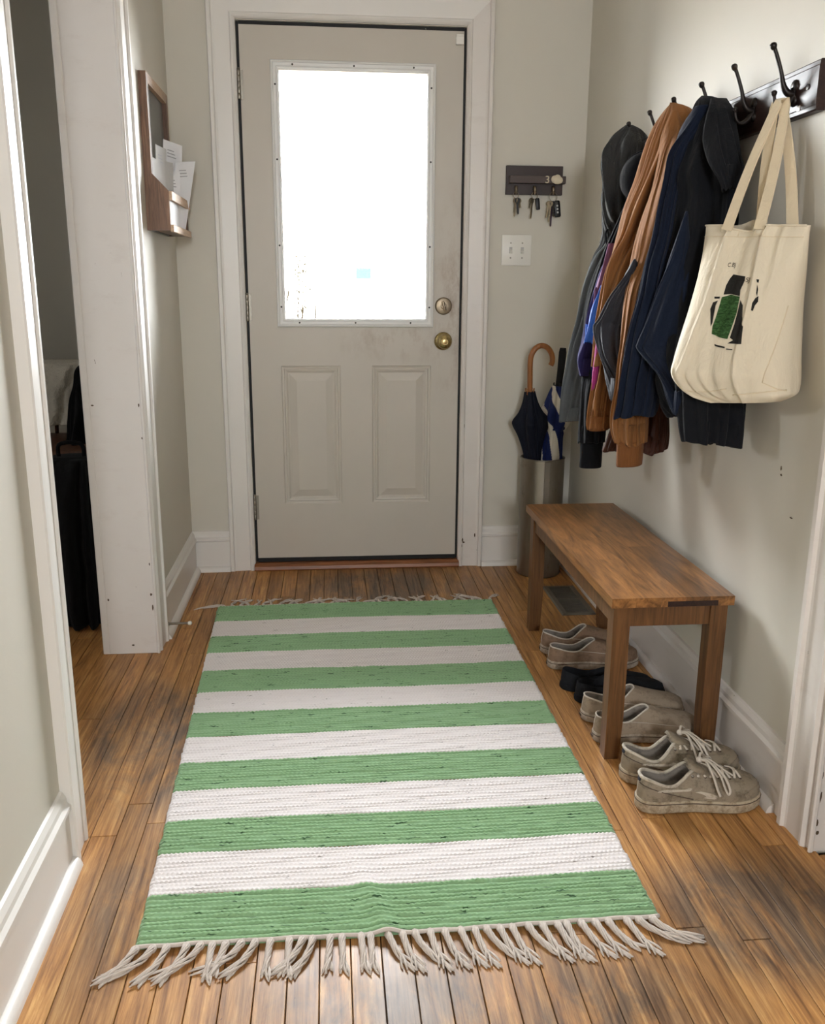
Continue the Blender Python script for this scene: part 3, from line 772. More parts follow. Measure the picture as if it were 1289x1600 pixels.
def stripe(i, j): return 1 if ((j/96*3 + i/88*2.6) % 1.0) < .42 else 0
build('canopy', canopy(B0, B1, [(0, .008, 0), (.2, .026, .08), (.45, .036, .08), (.62, .038, .08), (.74, .036, .06), (.80, .046, .22), (.85, .050, .26), (.91, .040, .16), (.96, .032, .1), (1.0, .022, .08)], 6, 1, None), 'umb_navy', u2, smooth=60, mats=['umb_navy', 'umb_white'])
o = u2.children[0]; n_ = 96
for p in o.data.polygons:
    if len(p.vertices) == 4:
        vi = min(p.vertices); i, jj = divmod(vi, n_); p.material_index = stripe(i, jj)
build('strap', MB().tube([Vector(B0)+(Vector(B1)-Vector(B0))*.775+Vector((math.cos(2*PI*k/20)*.041, math.sin(2*PI*k/20)*.041, 0)) for k in range(20)], .006, 6, closed=True, flat=(1, .4)), 'umb_navy', u2, smooth=60)
build('grip', MB().tube([B1, (.9045, -.15, .85), (.907, -.153, .905), (.9075, -.1535, .922)], [.0125, .014, .0148, .012], 16), 'foam', u2, smooth=40)
for k in range(8):
    q = 2*PI*k/8; c = Vector(B1)
    build('rib_tip', MB().tube([c+Vector((math.cos(q)*.020, math.sin(q)*.020, -.012)), c+Vector((math.cos(q)*.0205, math.sin(q)*.0205, .012))], .002, 6), 'black_plastic', u2, smooth=60)

# ================================================================== door stop
st = thing('door_stop', 'metal door stop with a white tip on the left baseboard', 'door stop', (-.552, -.735, .05))
build('base_cup', MB().lathe([(.011, 0), (.011, .003), (.007, .006), (.0045, .010)], (-.558, -.735, .05), (1, 0, 0), 16), 'steel', st, smooth=40)
build('rod', MB().tube([(-.55, -.735, .05), (-.483, -.74, .052)], .0042, 10), 'steel', st, smooth=60)
build('rubber_tip', MB().lathe([(.005, 0), (.0068, .003), (.0068, .010), (.003, .013)], (-.485, -.74, .052), (1, 0, 0), 14), 'white_plastic', st, smooth=40)

# ================================================================== switch plate
sw = thing('light_switch', 'white double toggle light switch plate below the key rack', 'light switch', (.741, -.004, 1.234))
build('plate', MB().box(.682, .800, -.0065, -.0002, 1.233, 1.349, .0025, 2), 'white_plastic', sw, smooth=40)
for sx in (.718, .764):
    b = build('toggle_slot', MB().box(sx-.006, sx+.006, -.0072, -.006, 1.279, 1.303, .0004), 'paper_grey', sw)
    build('toggle', MB().box(-.0042, .0042, -.017, .002, -.006, .005, .0012, 1, Matrix.Translation((sx, -.006, 1.290)) @ Matrix.Rotation(.5, 4, 'X')), 'white_plastic', b)
    for sz in (1.318, 1.262): build('screw', MB().lathe([(.0032, 0), (.003, .0012)], (sx, -.0064, sz), (0, -1, 0), 10), 'steel', sw)

# ================================================================== key rack and keys
kr = thing('key_rack', 'small dark brown key rack with three hooks on the wall', 'key rack', (.80, -.012, 1.497))
build('board', MB().box(.690, .912, -.014, -.0002, 1.497, 1.603, .001), 'espresso_paint', kr)
build('shelf_strip', MB().box(.700, .918, -.040, -.0135, 1.537, 1.564, .0012), 'espresso_light', kr)
HKX = (.727, .800, .873)
for hx in HKX:
    build('hook', MB().tube(sampled([(hx, -.014, 1.520), (hx, -.026, 1.524), (hx, -.032, 1.514), (hx, -.031, 1.503), (hx, -.028, 1.498)], 14), [.0035+.0030*math.sin(PI*min(1, i/10)) for i in range(15)], 10), 'nickel', kr, smooth=60)
orn = thing('carved_ornament', 'pale carved ornament with a figure 3 on the key rack strip', 'ornament', (.885, -.043, 1.537))
def text_mesh(txt, size, depth):
    cu = bpy.data.curves.new('txt', 'FONT'); cu.body = txt; cu.size = size; cu.extrude = depth
    ob = bpy.data.objects.new('txt', cu); COL.objects.link(ob)
    dg = bpy.context.evaluated_depsgraph_get(); me = bpy.data.meshes.new_from_object(ob.evaluated_get(dg))
    vs = [v.co.copy() for v in me.vertices]; fs = [tuple(p.vertices) for p in me.polygons]
    bpy.data.objects.remove(ob); bpy.data.curves.remove(cu); bpy.data.meshes.remove(me); return vs, fs
vs, fs = text_mesh('3', .038, .003)
mb = MB().put([(.835+v.x, -.0435-v.z, 1.5375+v.y) for v in vs], fs); build('figure', mb, 'bone', orn, recalc=False)
mb = MB()
for cx, cz, r in ((.874, 1.552, .0145), (.884, 1.555, .0145), (.893, 1.549, .0125), (.880, 1.546, .012), (.886, 1.5445, .0105)):
    mb.lathe([(r*.9, 0), (r, .002), (r*.8, .005), (r*.35, .0068), (.001, .007)], (cx, -.0402, cz), (0, -1, 0), 14)
build('carving', mb, 'bone', orn, smooth=40)
def key(parent, x, z, ln, ang, mat, y):
    rt = Matrix.Translation((x, y, z)) @ Matrix.Rotation(ang, 4, 'Y') @ Matrix.Rotation(random.uniform(-.9, .9), 4, 'Z')
    mb = MB()
    ring = [(math.cos(2*PI*i/14)*.0105, math.sin(2*PI*i/14)*.0105-.012) for i in range(14)]
    mb.rings([[rt @ Vector((a, -.001, b)) for a, b in ring], [rt @ Vector((a, .001, b)) for a, b in ring]])
    shaft = [(-.0042, -.020), (.0042, -.020), (.0042, -.030), (.0028, -.033), (.0042, -.036), (.003, -.040), (.0042, -.043), (.0030, -ln+.004), (0, -ln), (-.0042, -ln+.004)]
    mb.rings([[rt @ Vector((a, -.0009, b)) for a, b in shaft], [rt @ Vector((a, .0009, b)) for a, b in shaft]])
    build('key', mb, mat, parent)
def keyring(hx, r, label):
    t = thing('key_ring', label, 'keys', (hx, -.031, 1.42)); zc = 1.506-r
    build('split_ring', MB().tube([(hx+r*math.cos(2*PI*i/28)*.95, -.031+.004*math.cos(2*PI*i/28), zc+r*math.sin(2*PI*i/28)) for i in range(28)], .0011, 6, closed=True), 'nickel', t, smooth=180)
    return t, zc-r
t1, zb = keyring(HKX[0], .012, 'leftmost of the three key rings, two slim keys on the first hook')
key(t1, HKX[0]-.001, zb+.004, .072, .04, 'key_metal', -.031); key(t1, HKX[0]+.004, zb+.004, .064, -.10, 'black_plastic', -.034); key(t1, HKX[0]+.010, zb+.003, .040, -.25, 'key_metal', -.029)
t2, zb = keyring(HKX[1], .013, 'middle key ring with one key and a black fob')
key(t2, HKX[1]-.008, zb+.006, .078, .05, 'key_metal', -.031); key(t2, HKX[1]-.012, zb+.006, .040, .2, 'steel', -.034)
build('fob', MB().box(-.008, .008, -.005, .005, -.046, -.002, .004, 2, Matrix.Translation((HKX[1]+.010, -.033, zb+.006)) @ Matrix.Rotation(-.12, 4, 'Y')), 'black_plastic', t2, smooth=40)
t3, zb = keyring(HKX[2], .017, 'rightmost and largest key bunch with a black car remote')
key(t3, HKX[2]-.016, zb+.004, .066, .12, 'key_metal', -.031); key(t3, HKX[2]-.010, zb+.003, .080, .06, 'key_metal', -.036); key(t3, HKX[2]-.005, zb+.003, .095, 0, 'purple_key', -.030); key(t3, HKX[2]-.002, zb+.003, .060, -.06, 'black_plastic', -.038)
fb = build('car_remote', MB().box(-.0125, .0125, -.007, .007, -.064, -.002, .006, 2, Matrix.Translation((HKX[2]+.013, -.034, zb+.006)) @ Matrix.Rotation(-.12, 4, 'Y')), 'black_plastic', t3, smooth=40)
for i in range(3): build('button', MB().lathe([(.004, 0), (.0036, .0015)], (HKX[2]+.015+.0015*i, -.0408, zb-.016-.012*i), (0, -1, 0), 10), 'paper_grey', fb)

# ================================================================== letter rack
FX0, FX1, FZ0, FZ1 = -.548, -.165, 1.320, 1.790        # along Y and Z
rack = thing('letter_rack', 'walnut framed wall letter rack with a dark board', 'letter rack', (-.55, -.36, 1.32))
def frame_piece(side):
    prof = [(0, 0), (0, .024), (.030, .024), (.030, 0)]; mb = MB(); X = lambda d: XL+.0005+d
    if side == 'N': return mb.extrude(prof, lambda w_, d: (X(d), FX0+w_, FZ0), lambda w_, d: (X(d), FX0+w_, FZ1-w_))
    if side == 'F': return mb.extrude(prof, lambda w_, d: (X(d), FX1-w_, FZ0), lambda w_, d: (X(d), FX1-w_, FZ1-w_))
    return mb.extrude(prof, lambda w_, d: (X(d), FX0+w_, FZ1-w_), lambda w_, d: (X(d), FX1-w_, FZ1-w_))
build('side_rail', frame_piece('N'), 'walnut', rack); build('side_rail', frame_piece('F'), 'walnut', rack); build('top_rail', frame_piece('T'), 'walnut_light', rack)
build('board', MB().box(XL+.001, XL+.010, FX0+.028, FX1-.028, FZ0, FZ1-.028), 'chalk', rack)
BXF = -.498
side_prof = [(XL+.0245, FZ0), (BXF, FZ0), (BXF, 1.440), (XL+.0245, 1.492)]
for ya in (FX0, FX1-.012):
    build('bin_side', MB().rings([[(a, ya, b) for a, b in side_prof], [(a, ya+.012, b) for a, b in side_prof]]), 'walnut', rack)
build('bin_bottom', MB().box(XL+.0245, BXF-.0005, FX0+.0125, FX1-.0125, FZ0, FZ0+.010), 'walnut', rack)
build('bin_slat', MB().box(BXF, BXF+.010, FX0+.0, FX1, 1.412, 1.440, .0012), 'walnut_light', rack)
build('bin_slat', MB().box(BXF, BXF+.010, FX0+.0, FX1, 1.316, 1.338, .0012), 'walnut_light', rack)
def envelope(label, y, x, w_, h, lean, roll, mat, yaw=0.0, ink=True, name='envelope'):
    """stands in the bin: y centre along the wall, lean outwards, roll in the wall plane"""
    z0 = FZ0+.012
    T = Matrix.Translation((x, y, z0)) @ Matrix.Rotation(-1.6*yaw, 4, 'Z') @ Matrix.Rotation(lean, 4, 'Y') @ Matrix.Rotation(roll, 4, 'X')
    mb = MB().box(-.0012, .0012, -w_/2, w_/2, 0, h, .0004, 1, T)
    o = thing(name, label, 'envelope', (x, y, z0), 'letters in the wall rack')
    build('sheet', mb, mat, o)
    if ink:
        for k in range(3): build('print_line', MB().box(.0012, .0015, -w_*.30, w_*(.05+.06*k), h-.030-.010*k, h-.027-.010*k, 0, 1, T), 'ink', o)
    return o
envelope('grey envelope nearest the camera at the back of the letter rack', -.485, -.548, .09, .21, .02, -.06, 'paper_grey', .10, False)
envelope('slim grey envelope with a window standing second in the letter rack', -.440, -.543, .09, .255, .03, -.03, 'paper_grey', .12)
envelope('short grey envelope between the slim one and the tall white letter', -.395, -.533, .09, .215, .03, .0, 'paper_grey', .22, False)
envelope('tall white folded letter, highest of those in the letter rack', -.300, -.535, .125, .288, .06, -.03, 'paper', .22)
envelope('narrow white letter in front of the tall one in the letter rack', -.335, -.520, .06, .19, .08, .03, 'paper', .35)
envelope('white letter half hidden behind the leaning one in the letter rack', -.272, -.526, .10, .195, .12, .04, 'paper', .22, False)
envelope('white printed letter leaning out furthest to the right of the letter rack', -.243, -.530, .125, .240, .30, .14, 'paper', .22)
envelope('small white card showing between the slats of the letter rack', -.44, -.5012, .15, .085, .0, 0, 'paper', .0, False, 'card')

ROWS = {
 'jacket_grey': [(0.925, -0.72, 1.637, 0.935, -0.745, 1.633, 0.015), (0.91, -0.713, 1.621, 0.96, -0.769, 1.614, 0.035), (0.885, -0.691, 1.584, 0.965, -0.832, 1.565, 0.06), (0.865, -0.709, 1.517, 0.97, -0.819, 1.505, 0.08), (0.85, -0.75, 1.419, 0.97, -0.804, 1.416, 0.085), (0.845, -0.78, 1.35, 0.97, -0.783, 1.352, 0.08), (0.85, -0.799, 1.306, 0.97, -0.719, 1.312, 0.06), (0.85, -0.777, 1.284, 0.97, -0.724, 1.288, 0.06)],
 'sweat_sleeve': [(0.85, -0.775, 1.296, 0.92, -0.779, 1.296, 0.06), (0.84, -0.749, 1.247, 0.91, -0.801, 1.246, 0.07), (0.83, -0.72, 1.169, 0.9, -0.809, 1.169, 0.08), (0.82, -0.682, 1.047, 0.89, -0.773, 1.051, 0.085), (0.81, -0.656, 0.921, 0.87, -0.767, 0.93, 0.085), (0.8, -0.636, 0.791, 0.85, -0.744, 0.804, 0.08), (0.795, -0.635, 0.714, 0.84, -0.718, 0.726, 0.075)],
 'black_sleeve': [(0.8, -0.842, 1.111, 0.9, -0.833, 1.111, 0.08), (0.785, -0.872, 0.938, 0.87, -0.885, 0.939, 0.08), (0.775, -0.901, 0.823, 0.85, -0.933, 0.826, 0.075), (0.765, -0.933, 0.688, 0.84, -0.959, 0.692, 0.07)],
 'purple': [(0.91, -0.983, 1.549, 0.96, -0.921, 1.559, 0.04), (0.88, -1.017, 1.412, 0.95, -0.978, 1.417, 0.06), (0.85, -0.975, 1.293, 0.94, -0.978, 1.294, 0.09), (0.83, -0.89, 1.205, 0.92, -0.972, 1.205, 0.11), (0.81, -0.86, 1.092, 0.9, -0.968, 1.095, 0.11), (0.795, -0.834, 0.988, 0.88, -0.931, 0.994, 0.11), (0.785, -0.829, 0.935, 0.86, -0.91, 0.941, 0.1), (0.785, -0.86, 0.886, 0.85, -0.92, 0.891, 0.09)],
 'brown_body': [(0.92, -1.101, 1.629, 0.93, -1.116, 1.627, 0.02), (0.9, -1.12, 1.609, 0.965, -1.124, 1.61, 0.05), (0.875, -1.14, 1.568, 0.97, -1.138, 1.57, 0.08), (0.85, -1.15, 1.503, 0.97, -1.151, 1.505, 0.1), (0.83, -1.142, 1.432, 0.96, -1.161, 1.432, 0.12), (0.81, -1.127, 1.36, 0.95, -1.157, 1.359, 0.13), (0.795, -1.111, 1.286, 0.93, -1.155, 1.285, 0.13), (0.785, -1.079, 1.202, 0.91, -1.178, 1.201, 0.13), (0.775, -1.063, 1.114, 0.9, -1.175, 1.117, 0.13), (0.77, -1.048, 1.024, 0.88, -1.173, 1.031, 0.12), (0.765, -1.063, 0.934, 0.86, -1.196, 0.946, 0.1)],
 'brown_sleeve': [(0.9, -1.177, 1.598, 0.91, -1.169, 1.6, 0.01), (0.885, -1.193, 1.56, 0.92, -1.168, 1.564, 0.04), (0.855, -1.237, 1.491, 0.9, -1.234, 1.492, 0.07), (0.83, -1.264, 1.403, 0.88, -1.269, 1.403, 0.08), (0.8, -1.278, 1.309, 0.86, -1.279, 1.309, 0.09), (0.785, -1.279, 1.23, 0.85, -1.277, 1.23, 0.09), (0.775, -1.278, 1.155, 0.84, -1.292, 1.155, 0.09), (0.765, -1.288, 1.049, 0.83, -1.313, 1.051, 0.09), (0.755, -1.298, 0.914, 0.825, -1.335, 0.918, 0.09), (0.745, -1.313, 0.805, 0.82, -1.366, 0.812, 0.09), (0.75, -1.334, 0.757, 0.815, -1.38, 0.764, 0.08)],
 'brown_sleeve2': [(0.765, -1.083, 1.026, 0.81, -1.105, 1.027, 0.07), (0.755, -1.099, 0.92, 0.8, -1.122, 0.921, 0.07), (0.745, -1.112, 0.802, 0.79, -1.147, 0.807, 0.07), (0.742, -1.123, 0.762, 0.785, -1.153, 0.766, 0.07)],
 'lining': [(0.775, -1.31, 1.221, 0.78, -1.31, 1.221, 0.006), (0.768, -1.287, 1.19, 0.8, -1.283, 1.19, 0.03), (0.755, -1.207, 1.125, 0.81, -1.252, 1.126, 0.05), (0.745, -1.153, 1.068, 0.82, -1.208, 1.07, 0.06), (0.74, -1.132, 1.042, 0.82, -1.203, 1.046, 0.06), (0.745, -1.163, 0.987, 0.81, -1.222, 0.991, 0.06), (0.75, -1.231, 0.914, 0.8, -1.22, 0.913, 0.05), (0.755, -1.27, 0.864, 0.77, -1.262, 0.863, 0.03)],
 'leather': [(0.84, -1.131, 1.029, 0.95, -1.147, 1.03, 0.06), (0.82, -1.164, 0.89, 0.945, -1.179, 0.891, 0.07), (0.8, -1.162, 0.782, 0.94, -1.199, 0.786, 0.075), (0.785, -1.152, 0.712, 0.935, -1.211, 0.721, 0.075), (0.785, -1.149, 0.699, 0.93, -1.217, 0.71, 0.07)],
 'coat_body': [(0.92, -1.316, 1.606, 0.93, -1.346, 1.6, 0.02), (0.895, -1.334, 1.584, 0.965, -1.365, 1.58, 0.05), (0.87, -1.352, 1.526, 0.97, -1.377, 1.524, 0.09), (0.85, -1.367, 1.466, 0.97, -1.408, 1.463, 0.11), (0.835, -1.375, 1.414, 0.97, -1.44, 1.409, 0.13), (0.825, -1.387, 1.361, 0.97, -1.44, 1.358, 0.13), (0.815, -1.404, 1.286, 0.965, -1.46, 1.284, 0.14), (0.805, -1.415, 1.196, 0.96, -1.483, 1.196, 0.14), (0.795, -1.435, 1.105, 0.955, -1.506, 1.107, 0.14), (0.79, -1.461, 0.999, 0.95, -1.529, 1.004, 0.14), (0.79, -1.511, 0.927, 0.93, -1.537, 0.929, 0.13), (0.795, -1.558, 0.879, 0.9, -1.544, 0.876, 0.11), (0.8, -1.605, 0.86, 0.87, -1.571, 0.854, 0.08)],
 'coat_sleeve': [(0.9, -1.507, 1.224, 0.95, -1.464, 1.225, 0.03), (0.84, -1.564, 1.108, 0.955, -1.503, 1.107, 0.1), (0.8, -1.638, 0.997, 0.95, -1.55, 0.99, 0.11), (0.805, -1.662, 0.928, 0.945, -1.569, 0.917, 0.1), (0.81, -1.676, 0.872, 0.94, -1.583, 0.858, 0.09), (0.815, -1.69, 0.815, 0.93, -1.597, 0.798, 0.08)],
 'navy_sleeve': [(0.88, -1.389, 1.57, 0.91, -1.373, 1.573, 0.03), (0.855, -1.367, 1.524, 0.9, -1.365, 1.525, 0.06), (0.83, -1.365, 1.466, 0.88, -1.388, 1.464, 0.07), (0.81, -1.382, 1.376, 0.86, -1.409, 1.374, 0.08), (0.79, -1.398, 1.286, 0.845, -1.426, 1.285, 0.08), (0.775, -1.405, 1.196, 0.83, -1.442, 1.195, 0.085), (0.76, -1.406, 1.104, 0.82, -1.453, 1.105, 0.085), (0.75, -1.4, 0.995, 0.81, -1.468, 0.999, 0.085), (0.74, -1.4, 0.899, 0.8, -1.471, 0.907, 0.085), (0.735, -1.397, 0.834, 0.79, -1.471, 0.844, 0.08)],
 'navy_flap': [(0.815, -1.533, 1.32, 0.82, -1.528, 1.321, 0.005), (0.795, -1.524, 1.236, 0.84, -1.503, 1.238, 0.025), (0.775, -1.497, 1.15, 0.84, -1.529, 1.151, 0.04), (0.76, -1.476, 1.076, 0.84, -1.536, 1.078, 0.05), (0.745, -1.466, 1.022, 0.84, -1.54, 1.027, 0.05), (0.745, -1.469, 1.007, 0.835, -1.547, 1.012, 0.05), (0.755, -1.518, 0.98, 0.83, -1.558, 0.984, 0.045), (0.77, -1.561, 0.947, 0.825, -1.57, 0.948, 0.04), (0.78, -1.604, 0.907, 0.82, -1.584, 0.904, 0.03), (0.785, -1.637, 0.874, 0.8, -1.633, 0.874, 0.02)],
 'coat_collar': [(0.91, -1.396, 1.585, 0.955, -1.371, 1.59, 0.02), (0.895, -1.439, 1.547, 0.955, -1.403, 1.555, 0.04), (0.88, -1.487, 1.484, 0.94, -1.454, 1.491, 0.06), (0.875, -1.531, 1.431, 0.935, -1.5, 1.436, 0.06), (0.88, -1.553, 1.398, 0.935, -1.52, 1.403, 0.05), (0.89, -1.564, 1.368, 0.915, -1.548, 1.37, 0.03)],
 'blue': [(0.785, -1.009, 1.157, 0.8, -1.004, 1.157, 0.01), (0.78, -0.955, 1.094, 0.805, -0.975, 1.095, 0.02), (0.772, -0.947, 1.038, 0.805, -0.973, 1.039, 0.02), (0.768, -0.929, 0.99, 0.8, -0.96, 0.992, 0.02)],
 'mauve': [(0.805, -0.995, 1.274, 0.825, -0.985, 1.275, 0.01), (0.8, -0.957, 1.204, 0.825, -0.957, 1.204, 0.015), (0.79, -0.956, 1.149, 0.82, -0.94, 1.149, 0.015), (0.78, -0.961, 1.098, 0.81, -0.945, 1.098, 0.01)],
 'magenta': [(0.745, -1.136, 1.029, 0.76, -1.129, 1.028, 0.01), (0.742, -1.136, 0.958, 0.757, -1.129, 0.958, 0.012), (0.738, -1.128, 0.872, 0.752, -1.125, 0.871, 0.01)],
 'tote': [(0.86, -1.547, 1.289, 0.965, -1.809, 1.274, 0.03), (0.855, -1.561, 1.261, 0.962, -1.81, 1.249, 0.05), (0.84, -1.597, 1.193, 0.96, -1.812, 1.19, 0.09), (0.825, -1.608, 1.123, 0.96, -1.811, 1.127, 0.12), (0.81, -1.609, 1.052, 0.955, -1.824, 1.063, 0.145), (0.8, -1.608, 0.995, 0.95, -1.837, 1.012, 0.16), (0.795, -1.612, 0.963, 0.95, -1.843, 0.984, 0.165), (0.81, -1.626, 0.934, 0.95, -1.846, 0.957, 0.15), (0.83, -1.654, 0.916, 0.94, -1.854, 0.939, 0.12), (0.85, -1.706, 0.908, 0.92, -1.84, 0.924, 0.08)],
}
PRINT = {
 'green': [(0.399, 0.321), (0.473, 0.312), (0.581, 0.319), (0.592, 0.373), (0.587, 0.406), (0.573, 0.464), (0.48, 0.457), (0.407, 0.445), (0.396, 0.418), (0.399, 0.389), (0.399, 0.357)],
 'top': [(0.407, 0.312), (0.408, 0.281), (0.424, 0.258), (0.443, 0.243), (0.588, 0.25), (0.592, 0.265), (0.557, 0.263), (0.482, 0.265), (0.464, 0.273), (0.471, 0.286), (0.531, 0.294), (0.571, 0.296), (0.579, 0.317), (0.472, 0.31)],
 'right': [(0.594, 0.33), (0.631, 0.349), (0.652, 0.385), (0.711, 0.418), (0.72, 0.483), (0.583, 0.481), (0.625, 0.468), (0.592, 0.459), (0.599, 0.412), (0.598, 0.373)],
 'bit1': [(0.73, 0.26), (0.746, 0.261), (0.746, 0.272), (0.736, 0.271)],
 'bit2': [(0.739, 0.277), (0.75, 0.294), (0.752, 0.319), (0.742, 0.307)],
 'bit3': [(0.731, 0.365), (0.73, 0.34), (0.742, 0.324), (0.76, 0.317), (0.764, 0.336), (0.748, 0.349), (0.742, 0.367)],
 'bit4': [(0.34, 0.319), (0.383, 0.319), (0.385, 0.326), (0.344, 0.326)],
 'bit5': [(0.333, 0.361), (0.34, 0.338), (0.376, 0.332), (0.368, 0.349), (0.377, 0.377), (0.387, 0.406), (0.383, 0.418)],
 'line1': [(0.455, 0.484), (0.568, 0.494), (0.57, 0.501), (0.465, 0.492)],
 'line2': [(0.584, 0.501), (0.641, 0.504), (0.643, 0.508), (0.586, 0.506)],
 'text0': [(0.382, 0.217), (0.45, 0.215), (0.443, 0.203), (0.377, 0.204)],
 'text1': [(0.6, 0.269), (0.65, 0.268), (0.64, 0.254), (0.592, 0.255)],
}

# ================================================================== coat rack
HY = [-.745-.183*i for i in range(6)]
cr = thing('coat_rack', 'dark espresso wall coat rack with six bronze double hooks', 'coat rack', (.99, -1.2, 1.498))
bm_prof = [(0, 0), (.0165, 0), (.0195, .003), (.0195, .010), (.0205, .012), (.0205, .084), (.0195, .086), (.0195, .093), (.0165, .096), (0, .096)]
build('board', MB().extrude(bm_prof, lambda d, z: (XR-.0003-d, -.650, 1.498+z), lambda d, z: (XR-.0003-d, -1.752, 1.498+z)), 'rack_wood', cr)
BF = XR-.021
for y in HY:
    mb = MB()
    mb.lathe([(.013, 0), (.0125, .003), (.008, .006)], (BF, y, 1.560), (-1, 0, 0), 18); mb.lathe([(.012, 0), (.0115, .003), (.008, .006)], (BF, y, 1.532), (-1, 0, 0), 18)
    mb.box(BF-.006, BF, y-.008, y+.008, 1.532, 1.560, .002)
    pts = sampled([(BF-.003, y, 1.545), (BF-.016, y, 1.548), (BF-.026, y, 1.562), (BF-.034, y, 1.588), (BF-.045, y, 1.615), (BF-.054, y, 1.634)], 24)
    mb.tube(pts, [.0085-.0042*smooth01(i/16) for i in range(25)], 10)
    mb.lathe([(.004, -.006), (.0062, -.002), (.0074, .002), (.0066, .006), (.003, .0085)], (BF-.055, y, 1.634), (-.35, 0, 1), 14)
    pts = sampled([(BF-.003, y, 1.538), (BF-.014, y, 1.524), (BF-.028, y, 1.518), (BF-.040, y, 1.526), (BF-.044, y, 1.543)], 18)
    mb.tube(pts, [.008-.0042*smooth01(i/12) for i in range(19)], 10)
    mb.lathe([(.004, -.005), (.006, -.001), (.0066, .002), (.005, .005), (.002, .0065)], (BF-.0445, y, 1.545), (-.2, 0, 1), 14)
    build('hook', mb, 'bronze', cr, smooth=50)
for y in (-.70, -1.715):
    build('screw', MB().lathe([(.0055, 0), (.005, .0016), (.001, .0022)], (BF-.0004, y, 1.548), (-1, 0, 0), 14), 'bronze', cr, smooth=40)
build('price_tag', MB().box(BF-.001, BF+.001, -1.69, -1.678, 1.508, 1.518), 'white_plastic', cr)

# ================================================================== hanging clothes
def garment_rings(rows, m=70, n=96, folds=((7, 0, .10, .5), (13, 1.3, 0.020, -.8)), seed=0, grow=.25, crumple=.003, pw=2.4, amp_n=.9, hemn=.010):
    lv = catmull(rows, m); rings = []
    rnd = random.Random(seed); off = rnd.uniform(0, 50)
    for i, (ax, ay, az, bx, by, bz, t) in enumerate(lv):
        s = i/m; A = Vector((ax, ay, az)); B = Vector((bx, by, bz)); C = (A+B)/2; U = (B-A)/2
        W_ = Vector((-U.y, U.x, 0)); W_ = W_.normalized()*t/2 if W_.length > 1e-6 else Vector((0, t/2, 0))
        g = smooth01(s/grow); ring = []
        for k in range(n):
            q = 2*PI*k/n; c, sn = math.cos(q), math.sin(q)
            e = 2/pw
            px = math.copysign(abs(c)**e, c); py = math.copysign(abs(sn)**e, sn)
            d = 0
            for kk, ph, amp, tw in folds:
                x_ = math.sin(kk*q+ph+tw*s*3+off)
                d += amp*(1-2*abs(x_)**.75)
            rn = noise.noise(Vector((c*2.6+off, sn*2.6, s*1.1))); d += .55*(abs(rn)*2.2-.35)*amp_n
            rn = noise.noise(Vector((c*5.5, sn*5.5+off, s*2.6))); d += .10*rn*amp_n
            d *= g
            p = C + U*px*(1+d*.25) + W_*py*(1+d*1.0)
            nv = noise.noise_vector(Vector(p)*11+Vector((off, 0, 0)))
            p += nv*crumple*g
            if s > .9: p.z += hemn*noise.noise(Vector((c*1.8, sn*1.8, off)))*(s-.9)/.1
            if p.x > XR-.006: p.x = XR-.006
            ring.append(p)
        rings.append(ring)
    return rings
def garment(name, rows, mat, parent, hem=.018, **kw):
    rings = garment_rings(rows, **kw); n = len(rings[0]); last = rings[-1]
    c = sum(last, Vector())/n
    rings.append([c+(p-c)*.96+Vector((0, 0, -.002)) for p in last]); rings.append([c+(p-c)*.90+Vector((0, 0, .004)) for p in last]); rings.append([c+(p-c)*.86+Vector((0, 0, .05)) for p in last])
    mb = MB(); mb.rings(rings, True, True); return build(name, mb, mat, parent, smooth=180)
def band(name, rows, mat, parent, ribs=0, **kw):
    kw.setdefault('folds', ((26, 0, .02, 0),)); return garment(name, rows, mat, parent, m=14, n=104, grow=.01, crumple=.001, amp_n=.05, hemn=0, **kw)
def lerp_rows(rows, f): return tuple(a+(b-a)*f for a, b in zip(rows[-2], rows[-1]))
R_ = ROWS
G_ = 'clothes on the coat rack'
# hook 1: charcoal jacket over grey sweatshirt
g1 = thing('waxed_jacket', 'charcoal hooded jacket on the hook nearest the front door', 'jacket', (.92, -.77, 1.28), G_)
garment('hood_and_back', R_['jacket_grey'], 'c_grey', g1, folds=((5, .4, .10, .6), (11, 1.0, 0.024, -1.2)), crumple=.010, seed=1)
build('drawcord', MB().tube(sampled([(.862, -.80, 1.325), (.845, -.83, 1.31), (.85, -.85, 1.26), (.87, -.86, 1.215), (.86, -.85, 1.19)], 20), .003, 6), 'c_black', g1, smooth=180)
g2 = thing('grey_sweatshirt', 'heather grey sweatshirt sleeve below the charcoal jacket, leftmost of the clothes', 'sweatshirt', (.83, -.70, .72), G_)
rr = [(.915, -.745, 1.56, .935, -.745, 1.56, .02), (.88, -.76, 1.42, .935, -.77, 1.42, .04)] + R_['sweat_sleeve']
garment('sleeve', rr, 'c_sweat', g2, folds=((4, .3, .10, .5), (9, 2.0, 0.020, -.6)), seed=2)
e = R_['sweat_sleeve'][-1]; d = R_['sweat_sleeve'][-2]
hemrow = lerp_rows(R_['sweat_sleeve'], .45)
def puff(r, k, dz=0): # widen a row about its centre
    ax, ay, az, bx, by, bz, t = r; cx, cy = (ax+bx)/2, (ay+by)/2
    return (cx+(ax-cx)*k, cy+(ay-cy)*k, az+dz, cx+(bx-cx)*k, cy+(by-cy)*k, bz+dz, t*k)
band('hem_band', [puff(hemrow, 1.06), puff(e, 1.06, -.003)], 'c_sweat', g2)
g3 = thing('black_sweater', 'black sweater sleeve with a ribbed cuff, lowest of the clothes on the left', 'sweater', (.80, -.93, .60), G_)
rr = [(.925, -.90, 1.50, .945, -.90, 1.50, .02), (.85, -.87, 1.30, .93, -.87, 1.30, .05)] + R_['black_sleeve']
